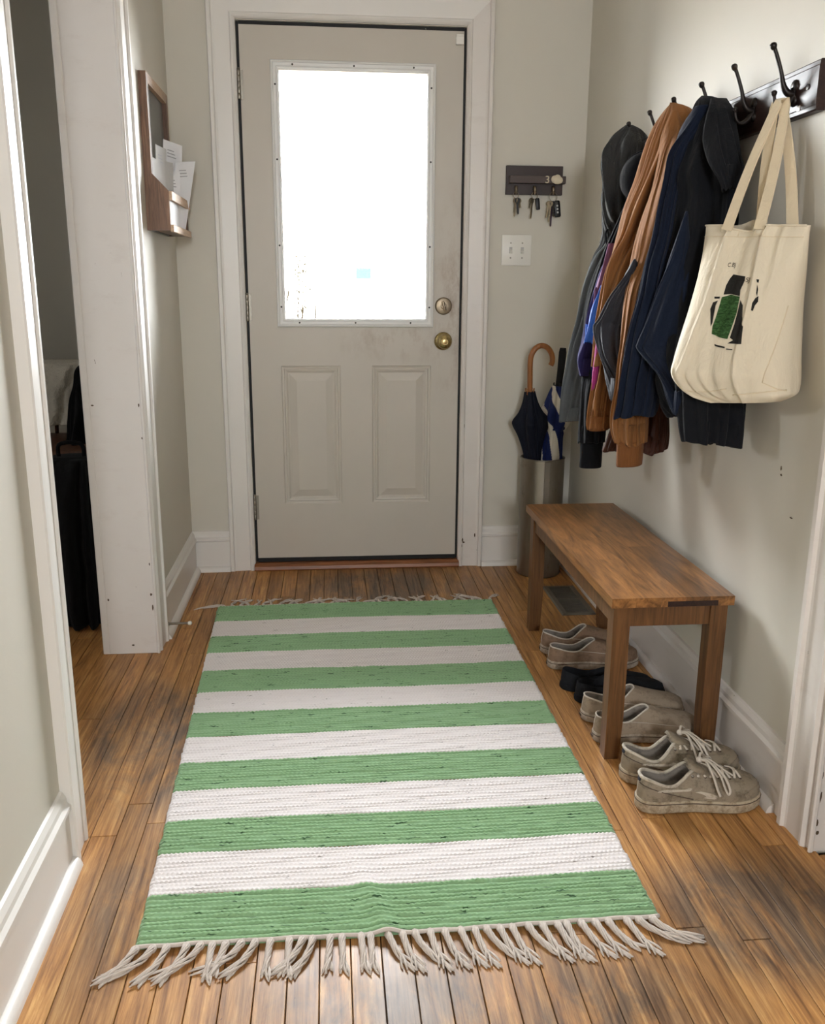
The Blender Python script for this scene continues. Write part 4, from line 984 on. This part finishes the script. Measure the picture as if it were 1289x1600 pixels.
garment('sleeve', rr, 'c_black', g3, folds=((4, .3, .08, .5), (7, 1.0, 0.020, -.9)), seed=3)
q = R_['black_sleeve'][-1]
band('cuff', [puff(q, .88), puff(q, .84, -.04), puff(q, .84, -.078)], 'c_black', g3)
# hook 2: violet fleece with blue panel, black cap
g4 = thing('fleece_jacket', 'violet and blue fleece jacket squeezed between grey and brown coats', 'jacket', (.83, -.90, .88), G_)
garment('body', R_['purple'], 'c_purple', g4, folds=((6, .3, .08, .5), (11, 1.0, 0.016, -.9)), seed=4)
garment('blue_panel', R_['blue'], 'c_blue', g4, m=20, n=30, folds=((5, 0, .06, .5),), crumple=.002)
garment('lining_strip', R_['mauve'], 'c_mauve', g4, m=20, n=30, folds=((5, 0, .06, .5),), crumple=.002)
garment('piping', R_['magenta'], 'c_magenta', g4, m=20, n=30, folds=((5, 0, .06, .5),), crumple=.002)
cap = thing('felt_hat', 'black hat hanging between the charcoal jacket and the brown jacket', 'hat', (.88, -.95, 1.42), G_)
axv = Vector((-.62, -.75, .10)).normalized(); cc = Vector((.905, -.925, 1.470))
build('crown', MB().lathe([(.072, 0), (.074, .008), (.068, .024), (.052, .036), (.028, .043), (.002, .045)], cc-axv*.05, axv, 32), 'c_black', cap, smooth=60)
build('brim', MB().tube([cc-axv*.048+(Vector((0, 0, 1)).cross(axv).normalized()*math.cos(2*PI*i/30)+Vector((0, 0, 1))*math.sin(2*PI*i/30))*.074 for i in range(30)], .004, 8, closed=True), 'c_black', cap, smooth=180)
# hook 3: brown jacket with satin lining, leather jacket behind
g5 = thing('brown_jacket', 'rust brown jacket with ribbed cuffs on the third hook', 'jacket', (.85, -1.2, .65), G_)
garment('body', R_['brown_body'], 'c_brown', g5, folds=((5, 1.9, .11, .3), (9, .7, 0.024, -.6)), seed=5, crumple=.004)
garment('sleeve', R_['brown_sleeve'], 'c_brown', g5, folds=((3, .9, .10, .4), (7, .2, 0.020, -.5)), seed=6, crumple=.003)
q = R_['brown_sleeve'][-1]
band('cuff', [puff(q, .92, .002), puff(q, .84, -.012), puff(q, .82, -.058), puff(q, .80, -.062)], 'c_cuff', g5)
garment('sleeve', R_['brown_sleeve2'], 'c_brown', g5, folds=((3, .9, .08, .4),), seed=7)
q = R_['brown_sleeve2'][-1]
band('cuff', [puff(q, 1.03, .035), puff(q, 1.0, .0), puff(q, .98, -.005)], 'c_cuff', g5)
garment('satin_lining', R_['lining'], 'c_lining', g5, folds=((4, .9, .06, .4),), seed=8, crumple=.002)
g6 = thing('leather_jacket', 'dark oxblood leather jacket hem peeking out below the brown jacket', 'jacket', (.87, -1.18, .70), G_)
rr = [(.92, -1.11, 1.52, .95, -1.11, 1.52, .02), (.87, -1.12, 1.25, .955, -1.13, 1.25, .05)] + R_['leather']
garment('body', rr, 'c_leather', g6, folds=((6, .9, .08, .4),), seed=9)
q = puff(R_['leather'][-1], 1.02)
build('button', MB().lathe([(.006, 0), (.005, .0025)], (.792, -1.172, .722), (-.75, -.66, 0), 12), 'steel', g6, smooth=40)
# hook 4: black coat, navy coat
g7 = thing('black_coat', 'black wool coat with a folded collar on the fourth hook', 'coat', (.88, -1.47, .80), G_)
garment('body', R_['coat_body'], 'c_coat', g7, folds=((6, .9, .12, .35), (11, .2, 0.024, -.5)), seed=10, crumple=.005)
garment('collar', R_['coat_collar'], 'c_coat', g7, folds=((3, .9, .10, .4),), seed=11, m=30)
garment('sleeve', R_['coat_sleeve'], 'c_coat', g7, folds=((4, .9, .08, .4), (7, .2, 0.016, -.5)), seed=12)
g8 = thing('navy_coat', 'midnight navy coat hanging in front of the black coat', 'coat', (.78, -1.42, .83), G_)
garment('sleeve', R_['navy_sleeve'], 'c_navy', g8, folds=((4, .4, .10, .3), (7, .2, 0.020, -.4)), seed=13, crumple=.004)
garment('front_flap', R_['navy_flap'], 'c_navy', g8, folds=((3, .4, .06, .3),), seed=14, m=40)

# ================================================================== tote bag
tote = thing('tote_bag', 'cream canvas tote bag with a green printed jar on the last hook', 'bag', (.89, -1.73, .90))
TR = R_['tote']; TL = catmull(TR, 60)
def tote_row(t):
    x = max(0, min(59.999, t*60)); k = int(x); f = x-k
    return [a+(b-a)*f for a, b in zip(TL[k], TL[k+1])]
def ridge(s, c, w_): return math.exp(-((s-c)/w_)**2)
def tote_front(s, t, lift=0.0, sign=1):
    ax, ay, az, bx, by, bz, th = tote_row(t)
    A = Vector((ax, ay, az)); B = Vector((bx, by, bz)); U = B-A
    W_ = Vector((U.y, -U.x, 0)).normalized()
    if W_.y > 0: W_ = -W_
    p = A+U*s
    b = max(0, 1-abs(2*s-1)**3.2)**(1/2.4)
    d = th/2*b*sign
    if sign > 0:
        g = smooth01(t/.06)
        d += .016*ridge(s, .71-.02*t, .024+.012*t)*(1-.3*t)
        d += .022*ridge(s, .38-.26*t, .030)*(1-.5*t)
        d -= .014*ridge(s, .49-.10*t, .06)*(1-t)
        d += .006*(ridge(s, .84-.04*t, .03)+ridge(s, .73+.05*t, .02))*(1-smooth01((t-.1)/.35))
        k = smooth01((t-.5)/.2)*(1-smooth01((t-.85)/.1))
        d += .0045*k*(ridge(s, .18+.05*t, .016)+ridge(s, .30-.03*t, .018)+ridge(s, .40+.06*(t-.7), .018)+ridge(s, .10, .014))
        d -= .003*k*(ridge(s, .24, .02)+ridge(s, .35, .02)+ridge(s, .48, .025))
        d += .003*noise.noise(Vector((s*9, t*5, 2.0)))
    p = p + W_*(d+lift)
    p.z -= .012*ridge(s, .46, .10)*(1-smooth01(t/.12))*sign
    if p.x > XR-.006: p.x = XR-.006
    return p
NS, NTt = 90, 70
def body_grid(sign): return [[tote_front(.5-.5*math.cos(PI*i/NS), j/NTt, 0, sign) for i in range(NS+1)] for j in range(NTt+1)]
f_ = body_grid(1); b_ = body_grid(-1)
rings = [f_[j]+b_[j][::-1][1:-1] for j in range(NTt+1)]
inner = [[tote_front(.02+.96*i/40, t, -.003, 1) for i in range(41)]+[tote_front(.98-.96*i/40, t, .003, -1) for i in range(41)] for t in (.0, .1, .3)]
mb = MB(); mb.rings(rings, False, True)
build('bag_body', mb, 'canvas', tote, smooth=180)
mb = MB(); mb.rings(inner, False, True); build('bag_lining', mb, 'canvas', tote, smooth=180)
# stitched hem at the top
mb = MB().tube([tote_front(.01+.98*i/70, .105, .0006) for i in range(71)], .0009, 5); build('hem_stitch', mb, 'canvas_strap', tote, smooth=180)
mb = MB().tube([tote_front(.01+.98*i/70, .004, .001) for i in range(71)], .0022, 6); build('top_hem', mb, 'canvas', tote, smooth=180)
mb = MB().tube([tote_front(.16+.42*i/40, .80+.02*math.sin(i*.1), .0006) for i in range(41)], .0011, 5); build('bottom_seam', mb, 'canvas_strap', tote, smooth=180)
mb = MB().tube([tote_front(.97-.10*i/20, .35+.38*i/20, .0006) for i in range(21)], .0012, 5); build('gusset_seam', mb, 'canvas_strap', tote, smooth=180)
mb = MB().tube([tote_front(.60+.39*i/20, .86-.05*i/20, .0006) for i in range(21)], .0012, 5); build('gusset_seam', mb, 'canvas_strap', tote, smooth=180)
mb = MB().tube([tote_front(.87+.12*i/20, .73+.09*i/20, .0006) for i in range(21)], .0011, 5); build('gusset_seam', mb, 'canvas_strap', tote, smooth=180)
# straps: flat webbing loops over the hook
def strap(root_l, root_r, apex, name):
    pts = []
    for i in range(41):
        u = i/40
        if u < .46: q = u/.46; p = root_l.lerp(apex+Vector((-.006, .004, -.006)), q); p += Vector((-.012, -.006, 0))*math.sin(PI*q)*.5
        elif u > .54: q = (1-u)/.46; p = root_r.lerp(apex+Vector((.006, -.006, -.006)), q); p += Vector((.004, -.014, 0))*math.sin(PI*q)*.5
        else: a = (u-.46)/.08*PI; p = apex+Vector((-.006*math.cos(a), .005*math.cos(a)-.001, -.006+.006*math.sin(a)))
        pts.append(p)
    mb = MB(); rings = []
    for i, p in enumerate(pts):
        t = (pts[min(i+1, 40)]-pts[max(i-1, 0)]).normalized()
        k = min(1, min(i, 40-i)/18)
        wd = Vector((.45, -.89, 0))*(1-k*.15) ; wd = (wd-t*wd.dot(t)).normalized(); nn = t.cross(wd)
        hw = .0135*(1-.25*k); ht = .0012+.0010*k
        rings.append([p+wd*hw+nn*ht, p+wd*hw-nn*ht, p-wd*hw-nn*ht, p-wd*hw+nn*ht])
    mb.rings(rings); return build(name, mb, 'canvas_strap', tote, smooth=40)
ap = Vector((BF-.034, HY[5]-.005, 1.524))
strap(tote_front(.365, .05, .002), tote_front(.61, .05, .002), ap+Vector((0, -.012, .006)), 'handle')
strap(tote_front(.50, .03, -.002, -1), tote_front(.79, .03, -.004, -1), ap+Vector((0, .002, .004)), 'handle')
for s in (.365, .61):
    a = [tote_front(s-.05, .01, .002), tote_front(s+.05, .01, .002), tote_front(s+.05, .10, .002), tote_front(s-.05, .10, .002)]
    b = [tote_front(s-.05, .01, .0005), tote_front(s+.05, .01, .0005), tote_front(s+.05, .10, .0005), tote_front(s-.05, .10, .0005)]
    mb = MB(); mb.rings([b, a], True, True); build('strap_patch', mb, 'canvas_strap', tote)
# screen print, laid on the cloth
def print_patch(poly, mat, name):
    bm = bmesh.new(); vs = [bm.verts.new((s, t, 0)) for s, t in poly]; bm.faces.new(vs)
    bmesh.ops.triangulate(bm, faces=bm.faces[:])
    for _ in range(3): bmesh.ops.subdivide_edges(bm, edges=[e for e in bm.edges if e.calc_length() > .012], cuts=1); bmesh.ops.triangulate(bm, faces=[f for f in bm.faces if len(f.verts) > 3])
    bm.verts.index_update()
    mb = MB().put([tote_front(v.co.x, v.co.y, .0010) for v in bm.verts], [[v.index for v in f.verts] for f in bm.faces]); bm.free()
    return build(name, mb, mat, tote, smooth=180, recalc=False)
for k, poly in PRINT.items():
    if k.startswith('text'): continue
    print_patch(poly, 'print_green' if k == 'green' else 'print_black', 'printed_jar' if k in ('green', 'top') else 'printed_mark')
def print_text(txt, poly, name):
    vs, fs = text_mesh(txt, 1.0, 0.0)
    x1 = max(v.x for v in vs); y1 = max(v.y for v in vs)
    (s0, t0), (s1, t1) = poly[0], poly[2]
    build(name, MB().put([tote_front(s0+(s1-s0)*v.x/x1, t0+(t1-t0)*v.y/y1, .0011) for v in vs], fs), 'print_black', tote, recalc=False)
print_text('C.BJ', PRINT['text0'], 'printed_letters'); print_text('SJ', PRINT['text1'], 'printed_letters')

# ================================================================== shoes
def interp(tab, t):
    for (a, va), (b, vb) in zip(tab[:-1], tab[1:]):
        if t <= b:
            f = (t-a)/(b-a) if b > a else 0; f = f*f*(3-2*f)*.5+f*.5; return va+(vb-va)*f
    return tab[-1][1]
HWT = [(0, 0), (.012, .28), (.035, .46), (.08, .61), (.16, .70), (.30, .73), (.42, .76), (.55, .87), (.68, .98), (.76, 1.0), (.84, .93), (.90, .80), (.95, .60), (.98, .38), (1, 0)]
class Shoe:
    def __init__(s, L=.285, W=.104, z0=.026, zh=.072, zs=.056, zf=.092, xo0=.02, xo1=.52, wo=.62, side=1, toe=.062):
        s.__dict__.update(locals())
    def outline(s, u, off=0.0):
        ph = 2*PI*u; t = (1-math.cos(ph))/2
        y = interp(HWT, t)*s.W/2*(1 if u <= .5 else -1)
        yc = s.side*.010*math.sin(PI*t)*(t > 0) + s.side*.006*smooth01((t-.5)/.5)
        k = 1+off/(s.W/2)
        return Vector((s.L*(.5+(t-.5)*(1+2*off/s.L)), y*k+yc, 0))
    def collar(s, u):
        ph = 2*PI*u; t = (1-math.cos(ph))/2
        x = s.L*(s.xo0+(s.xo1-s.xo0)*t)
        w_ = s.wo*s.W/2*abs(math.sin(ph))**.75*(1 if u <= .5 else -1)*(1.0-.15*t)
        if t < .5: z = s.zh+(s.zs-s.zh)*smooth01(t/.5)
        else: z = s.zs+(s.zf-s.zs)*smooth01((t-.55)/.45)
        return Vector((x, w_+s.side*.008*math.sin(PI*t), z))
    FRONT = [(0, 0, 0), (.10, .006, .16), (.18, .025, .30), (.26, .06, .40), (.36, .13, .47), (.50, .27, .54), (.66, .48, .66), (.82, .72, .82), (.92, .87, .925), (1, 1, 1)]
    SIDE = [(0, 0, 0), (.15, -.03, .17), (.3, .0, .35), (.5, .20, .58), (.7, .48, .78), (.85, .74, .91), (1, 1, 1)]
    def prof(s, tab, v):
        for (a, ha, za), (b, hb, zb) in zip(tab[:-1], tab[1:]):
            if v <= b: f = (v-a)/(b-a); return ha+(hb-ha)*f, za+(zb-za)*f
        return 1, 1
    def P(s, u, v):
        u = u % 1.0
        O = s.outline(u); T = s.collar(u); t = (1-math.cos(2*PI*u))/2
        g = smooth01((t-.45)/.45)
        h0, z0 = s.prof(s.SIDE, v); h1, z1 = s.prof(s.FRONT, v)
        h = h0+(h1-h0)*g; z = z0+(z1-z0)*g
        zb = s.z0+.004*smooth01((t-.75)/.25)
        return Vector((O.x+(T.x-O.x)*h, O.y+(T.y-O.y)*h, zb+(T.z-zb)*z))
    def N(s, u, v):
        e = .004; a = s.P(u+e, v)-s.P(u-e, v); b = s.P(u, min(1, v+e))-s.P(u, max(0, v-e)); n = a.cross(b)
        n = n.normalized() if n.length > 1e-9 else Vector((0, 0, 1))
        c = Vector((s.L*.45, 0, .03))
        return n if n.dot(s.P(u, v)-c) > 0 else -n
    def Q(s, u, v, d): return s.P(u, v)+s.N(u, v)*d
def shoe(name, label, heel, toe_dir, par, mats, group, sneaker=False):
    sh = Shoe(**par); ang = math.atan2(toe_dir[1], toe_dir[0])
    root = thing(name, label, 'shoe', (heel[0], heel[1], 0.0), group)
    root.rotation_euler = (0, 0, ang)
    up, sole, trimm, line = mats
    def add(nm, mb, mat, parent=root, sm=180, **kw):
        ORG['__z'] = Vector((0, 0, 0)); keep = ORG[parent.name]; ORG[parent.name] = Vector((0, 0, 0))
        o = build(nm, mb, mat, parent, smooth=sm, **kw); ORG[parent.name] = keep; ORG[o.name] = Vector((0, 0, 0)); return o
    NU, NV = 72, 22
    mb = MB(); mb.rings([[sh.P(j/NU, i/NV) for j in range(NU)] for i in range(NV+1)], False, False)
    upper = add('upper', mb, up)
    # lining and insole
    def lin(j, dz, k):
        u = j/NU; c = sh.collar(u); cx = sh.L*(sh.xo0+sh.xo1)/2
        return Vector((cx+(c.x-cx)*k, c.y*k, c.z-dz))
    ins = []
    for j in range(NU):
        o = sh.outline(j/NU); ins.append(Vector((sh.L*.03+o.x*.60, o.y*.72, sh.z0+.008)))
    mid = [lin(j, .02, .97)*.6+ins[j]*.4 for j in range(NU)]
    mb = MB(); mb.rings([[sh.collar(j/NU) for j in range(NU)], [lin(j, .003, .965) for j in range(NU)], [lin(j, .012, .955) for j in range(NU)], mid, ins], False, True)
    add('lining', mb, 's_lining' if up != 's_black' else 's_black', upper)
    # sole
    def ring(off, z): return [sh.outline(j/NU, off)+Vector((0, 0, z+(.005 if z < .01 else .004)*smooth01(((1-math.cos(2*PI*j/NU))/2-.78)/.22))) for j in range(NU)]
    mb = MB(); mb.rings([ring(-.003, .0), ring(.002, .002), ring(.0035, .006), ring(.0035, sh.z0-.004), ring(.002, sh.z0), ring(-.004, sh.z0+.001)], True, True)
    so = add('sole', mb, sole, root, 50)
    if line:
        add('foxing_line', MB().tube([sh.outline(j/NU, .0036)+Vector((0, 0, sh.z0-.006+.004*smooth01(((1-math.cos(2*PI*j/NU))/2-.78)/.22))) for j in range(NU)], .0011, 6, closed=True), line, so)
    if trimm: add('collar_piping', MB().tube([sh.collar(j/NU) for j in range(NU)], .0022 if not sneaker else .004, 8, closed=True), trimm, root)
    # side strips and seams, both sides
    def strip(nm, path, w_, mat, d=.0012):
        n = len(path); L_, R2 = [], []
        for i, (u, v) in enumerate(path):
            a = path[max(i-1, 0)]; b = path[min(i+1, n-1)]
            du, dv = b[0]-a[0], b[1]-a[1]; l = math.hypot(du*6, dv) or 1
            wu, wv = -dv/l, du*6/l; ww = w_[i] if isinstance(w_, (list, tuple)) else w_
            L_.append((u+wu*ww/6, v+wv*ww)); R2.append((u-wu*ww/6, v-wv*ww))
        cl = lambda q: (q[0], min(1, max(0.0, q[1])))
        rings = [[sh.Q(*cl(l), .0), sh.Q(*cl(l), d), sh.Q(*cl(r), d), sh.Q(*cl(r), .0)] for l, r in zip(L_, R2)]
        mb = MB(); mb.rings(rings, True, True); add(nm, mb, mat, root, 50)
    if not sneaker:
        if up != 's_black':
            for sg in (1, -1):
                mu = lambda u: u if sg > 0 else 1-u
                add('side_seam', MB().tube([sh.Q(mu(.285+.035*math.sin(q*1.6)+.05*q), .98-.86*q, .0004) for q in [i/16 for i in range(17)]], .0008, 5), trimm, root)
            add('heel_seam', MB().tube([sh.Q(.0, .15+.8*i/8, .0004) for i in range(9)], .0009, 5), trimm, root)
            add('heel_tab', MB().box(-.0052, -.0035, -.008, .008, .010, .016, .0005), line or trimm, so, 0)
        return root
    for sg in (1, -1):
        mu = lambda u: u if sg > 0 else 1-u
        strip('side_stripe', [(mu(.12+.17*q), .45+.18*math.sin(q*1.5)+.18*q*q) for q in [i/14 for i in range(15)]], [.02+.045*math.sin(PI*(i/14)**.8) for i in range(15)], 's_sneak_light')
        strip('side_stripe', [(mu(.27-.012*q+.01*math.sin(q*3)), .62-.44*q) for q in [i/10 for i in range(11)]], .085, 's_sneak_light')
        strip('heel_counter_seam', [(mu(.02+.20*q), .62-.52*q*q) for q in [i/14 for i in range(15)]], .016, 's_line', .0012)
        strip('eyestay', [(mu(.355+.085*q), .985-.45*q) for q in [i/12 for i in range(13)]], .10, up, .0022)
        strip('toe_overlay', [(mu(.36+.11*q), .13+.05*math.sin(q*PI)) for q in [i/14 for i in range(15)]], .05, up, .0016)
        for i in range(5):
            u, v = mu(.365+.078*i/4), .95-.42*i/4
            p = sh.Q(u, v, .0024); add('eyelet', MB().lathe([(.0034, 0), (.003, .0014), (.0014, .0014)], p, sh.N(u, v), 10), 's_line', root, 40)
    strip('heel_patch', [(-.022+.044*i/8, .78) for i in range(9)], .10, 's_tab', .0018)
    # tongue
    cf = sh.collar(.5); tg = []
    for i in range(9):
        u = i/8; c = cf+Vector((.030-.046*u, 0, -.012+.022*u)); w_ = .022+.004*u-.010*max(0, u-.8)/.2
        tg.append([c+Vector((0, w_*math.sin(a), .006*math.cos(a)*(1 if abs(a) < 2 else 1))) for a in [-1.4+2.8*k/8 for k in range(9)]]+[c+Vector((-.004, w_*math.sin(a), .006*math.cos(a)-.006)) for a in [1.4-2.8*k/8 for k in range(9)]])
    mb = MB(); mb.rings(tg, True, True); add('tongue', mb, 's_sneak', root, 60)
    # laces: crossing bars, bow loops, loose ends
    for i in range(5):
        ua, va = .365+.078*i/4, .95-.42*i/4
        ub, vb = .365+.078*max(i-.6, 0)/4, .95-.42*max(i-.6, 0)/4
        for sg in (1, -1):
            a = sh.Q(ua if sg > 0 else 1-ua, va, .0045); b = sh.Q(1-ub if sg > 0 else ub, vb, .0045)
            m_ = (a+b)/2+Vector((0, 0, .007)); add('lace', MB().tube(sampled([a, a.lerp(m_, .6)+Vector((0, 0, .002)), m_, b.lerp(m_, .6)+Vector((0, 0, .002)), b], 14), .0027, 6, flat=(.6, 1.2)), 's_lace', root)
    k = cf+Vector((.012, 0, .014))
    add('lace_knot', MB().lathe([(.001, -.007), (.006, -.004), (.0075, 0), (.006, .004), (.001, .007)], k, (0, 1, .2), 10), 's_lace', root)
    s_ = -1
    for nm, pth in (('lace_loop', [k, k+Vector((.012, -.020, .008)), k+Vector((.030, -.046, -.012)), k+Vector((.040, -.058, -.040)), k+Vector((.048, -.060, -.054)), k+Vector((.052, -.056, -.044)), k+Vector((.040, -.044, -.016)), k+Vector((.018, -.018, .002)), k]),
                    ('lace_loop', [k, k+Vector((.010, .018, .006)), k+Vector((.024, .034, -.006)), k+Vector((.040, .044, -.026)), k+Vector((.046, .040, -.030)), k+Vector((.034, .026, -.008)), k]),
                    ('lace_end', [k, k+Vector((.010, -.016, .004)), k+Vector((.016, -.040, -.014)), k+Vector((.024, -.056, -.044)), k+Vector((.030, -.060, -.058))]),
                    ('lace_end', [k, k+Vector((.020, -.008, .004)), k+Vector((.050, -.024, -.014)), k+Vector((.066, -.034, -.022))])):
        add(nm, MB().tube(sampled(pth, 40), .0026, 6, flat=(.6, 1.2)), 's_lace', root)
    return root
tan = ('s_tan', 's_tan_sole', 's_pip', 's_line'); blk = ('s_black', 's_black', None, None); gry = ('s_grey', 's_tan_sole', 's_pip', 's_line'); snk = ('s_sneak', 's_sole', 's_sneak_light', 's_line')
SL = dict(L=.285, W=.100, zh=.070, zs=.056, zf=.090, xo1=.50)
shoe('slip_on_shoe', 'taupe slip-on shoe at the back, furthest from the camera', (.672, -.945), (1, -.06), dict(SL, side=-1), tan, 'taupe slip-on pair')
shoe('slip_on_shoe', 'taupe slip-on shoe next to the black shoes', (.666, -1.065), (1, -.04), dict(SL, side=1), tan, 'taupe slip-on pair')
FL = dict(L=.268, W=.092, z0=.018, zh=.060, zs=.046, zf=.062, xo1=.55, wo=.70)
shoe('flat_shoe', 'black flat shoe beside the taupe slip-ons', (.668, -1.215), (1, -.10), dict(FL, side=-1), blk, 'black flat pair')
shoe('flat_shoe', 'black flat shoe beside the stone coloured slip-ons', (.688, -1.305), (1, .06), dict(FL, side=1), blk, 'black flat pair')
shoe('slip_on_shoe', 'stone coloured slip-on shoe beside the black flats', (.676, -1.412), (1, .02), dict(SL, L=.284, side=-1), gry, 'stone slip-on pair')
shoe('slip_on_shoe', 'stone coloured slip-on shoe beside the laced sneakers', (.674, -1.530), (1, -.02), dict(SL, L=.282, side=1), gry, 'stone slip-on pair')
SN = dict(L=.290, W=.108, z0=.030, zh=.082, zs=.062, zf=.100, xo0=.015, xo1=.44, wo=.62)
shoe('sneaker', 'dirty grey laced sneaker partly under the bench, behind its mate', (.686, -1.722), (1, .02), dict(SN, side=-1), snk, 'laced sneaker pair', True)
shoe('sneaker', 'dirty grey laced sneaker in front, nearest the camera', (.682, -1.846), (1, -.01), dict(SN, L=.288, side=1), snk, 'laced sneaker pair', True)

# ================================================================== dark room through the left doorway
ch = thing('wooden_chair', 'dark wooden chair with a cream throw in the dim left room', 'chair', (-1.12, .10, 0.0))
def chair_post(x, y, z0, z1, r, lean=0): return MB().tube([(x, y, z0), (x, y+lean*.4, (z0+z1)/2), (x, y+lean, z1)], r, 8)
for x, y in ((-1.30, -.10), (-.945, -.10), (-1.30, .28), (-.945, .28)):
    build('leg', chair_post(x, y, 0, .50, .017), 'chair_wood', ch, smooth=60)
build('seat', MB().box(-1.33, -.915, -.13, .31, .50, .535, .012, 2), 'chair_wood', ch, smooth=40)
for x in (-1.30, -.945): build('back_post', chair_post(x, .28, .53, .80, .016, .05), 'chair_wood', ch, smooth=60)
build('back_rail', MB().box(-1.32, -.925, .315, .345, .70, .82, .010, 2), 'chair_wood', ch, smooth=40)
for i in range(4): build('spindle', chair_post(-1.24+.08*i, .29, .53, .72, .008, .035), 'chair_wood', ch, smooth=60)
th_rows = [(-1.27, .30, .845, -1.02, .30, .845, .05), (-1.28, .29, .82, -1.00, .29, .82, .10), (-1.28, .27, .75, -1.01, .27, .75, .12), (-1.27, .25, .66, -1.03, .25, .66, .12), (-1.26, .24, .58, -1.05, .24, .58, .11)]
tw = thing('throw_blanket', 'cream knit throw draped over the chair back in the left room', 'blanket', (-1.14, .27, .57))
garment('cloth', th_rows, 'throw', tw, folds=((5, .4, .12, .6), (9, 1.0, .08, -1.2)), crumple=.012, seed=21)
bc_rows = [(-1.02, .27, .835, -.93, .29, .835, .06), (-1.05, .24, .80, -.90, .26, .80, .12), (-1.06, .15, .65, -.86, .20, .65, .20), (-1.06, .05, .45, -.84, .10, .45, .26), (-1.05, .0, .25, -.82, .05, .25, .26), (-1.03, .0, .08, -.82, .04, .08, .24)]
bc = thing('dark_coat', 'black coat hanging off the chair in the dim left room', 'coat', (-.95, .1, .08))
garment('cloth', bc_rows, 'black_cloth', bc, folds=((5, .4, .12, .6),), crumple=.01, seed=22)
bg_rows = [(-.93, -.55, .59, -.80, -.55, .59, .10), (-.98, -.55, .56, -.775, -.55, .56, .16), (-1.01, -.55, .40, -.77, -.55, .40, .18), (-1.01, -.55, .15, -.765, -.55, .15, .18), (-1.0, -.55, .01, -.775, -.55, .01, .17)]
sb = thing('black_bag', 'black soft bag standing on the floor behind the left jamb', 'bag', (-.83, -.55, 0.0))
garment('bag_body', bg_rows, 'black_cloth', sb, folds=((5, .4, .06, .6),), crumple=.006, seed=23)
build('grab_handle', MB().tube(sampled([(-.91, -.55, .58), (-.905, -.55, .63), (-.835, -.55, .63), (-.83, -.55, .58)], 16), .007, 8), 'black_cloth', sb, smooth=180)

# ================================================================== outside the door
struct('ground_outside', MB().box(-14, 14, .15, 30, -.40, -.35), 'lawn', 'pale ground outside the door glass')
hs = thing('neighbour_house', 'white house with a blue window seen through the door glass', 'house', (1.2, 16.5, -.35))
build('wall', MB().box(-2.2, 5.0, 16, 19, -.35, 3.2), 'siding', hs)
build('roof', MB().extrude([(15.6, 3.2), (19.4, 3.2), (17.5, 4.6)], lambda y, z: (-2.5, y, z), lambda y, z: (5.3, y, z)), 'siding', hs)
for x0, x1, z0, z1 in ((.60, .92, 1.30, 1.92),):
    wf = build('window', MB().box(x0-.05, x1+.05, 15.96, 16.0, z0-.05, z1+.05, .01), 'siding', hs); build('pane', MB().box(x0, x1, 15.955, 15.965, z0, z1), 'dark_window', wf)
bt = thing('bare_shrub', 'faint brown shrub at the lower left of the door glass', 'shrub', (-.36, 9.0, -.35))
for i in range(7):
    b0 = Vector((-.36+random.uniform(-.06, .06), 9.0, -.36)); p = [b0]
    for k in range(6): p.append(p[-1]+Vector((random.uniform(-.10, .10), random.uniform(-.08, .08), .28)))
    build('branch', MB().tube(p, [.022-.003*q for q in range(7)], 6), 'bark', bt, smooth=60)
mb = MB()
for i in range(170):
    h = random.random()**.8; c = Vector((-.36+random.gauss(0, .10)*(1.3-h), 9.0+random.gauss(0, .12), .65+.9*h)); a = random.uniform(.012, .03)
    d1 = Vector((random.gauss(0, 1), random.gauss(0, 1), random.gauss(0, 1))).normalized()*a; d2 = d1.cross(Vector((random.gauss(0, 1), random.gauss(0, 1), random.gauss(0, 1)))).normalized()*a*.6
    mb.put([c-d1, c+d2, c+d1, c-d2], [(0, 1, 2, 3)])
fo = build('foliage', mb, 'foliage', bt, recalc=False); fo['kind'] = 'stuff'
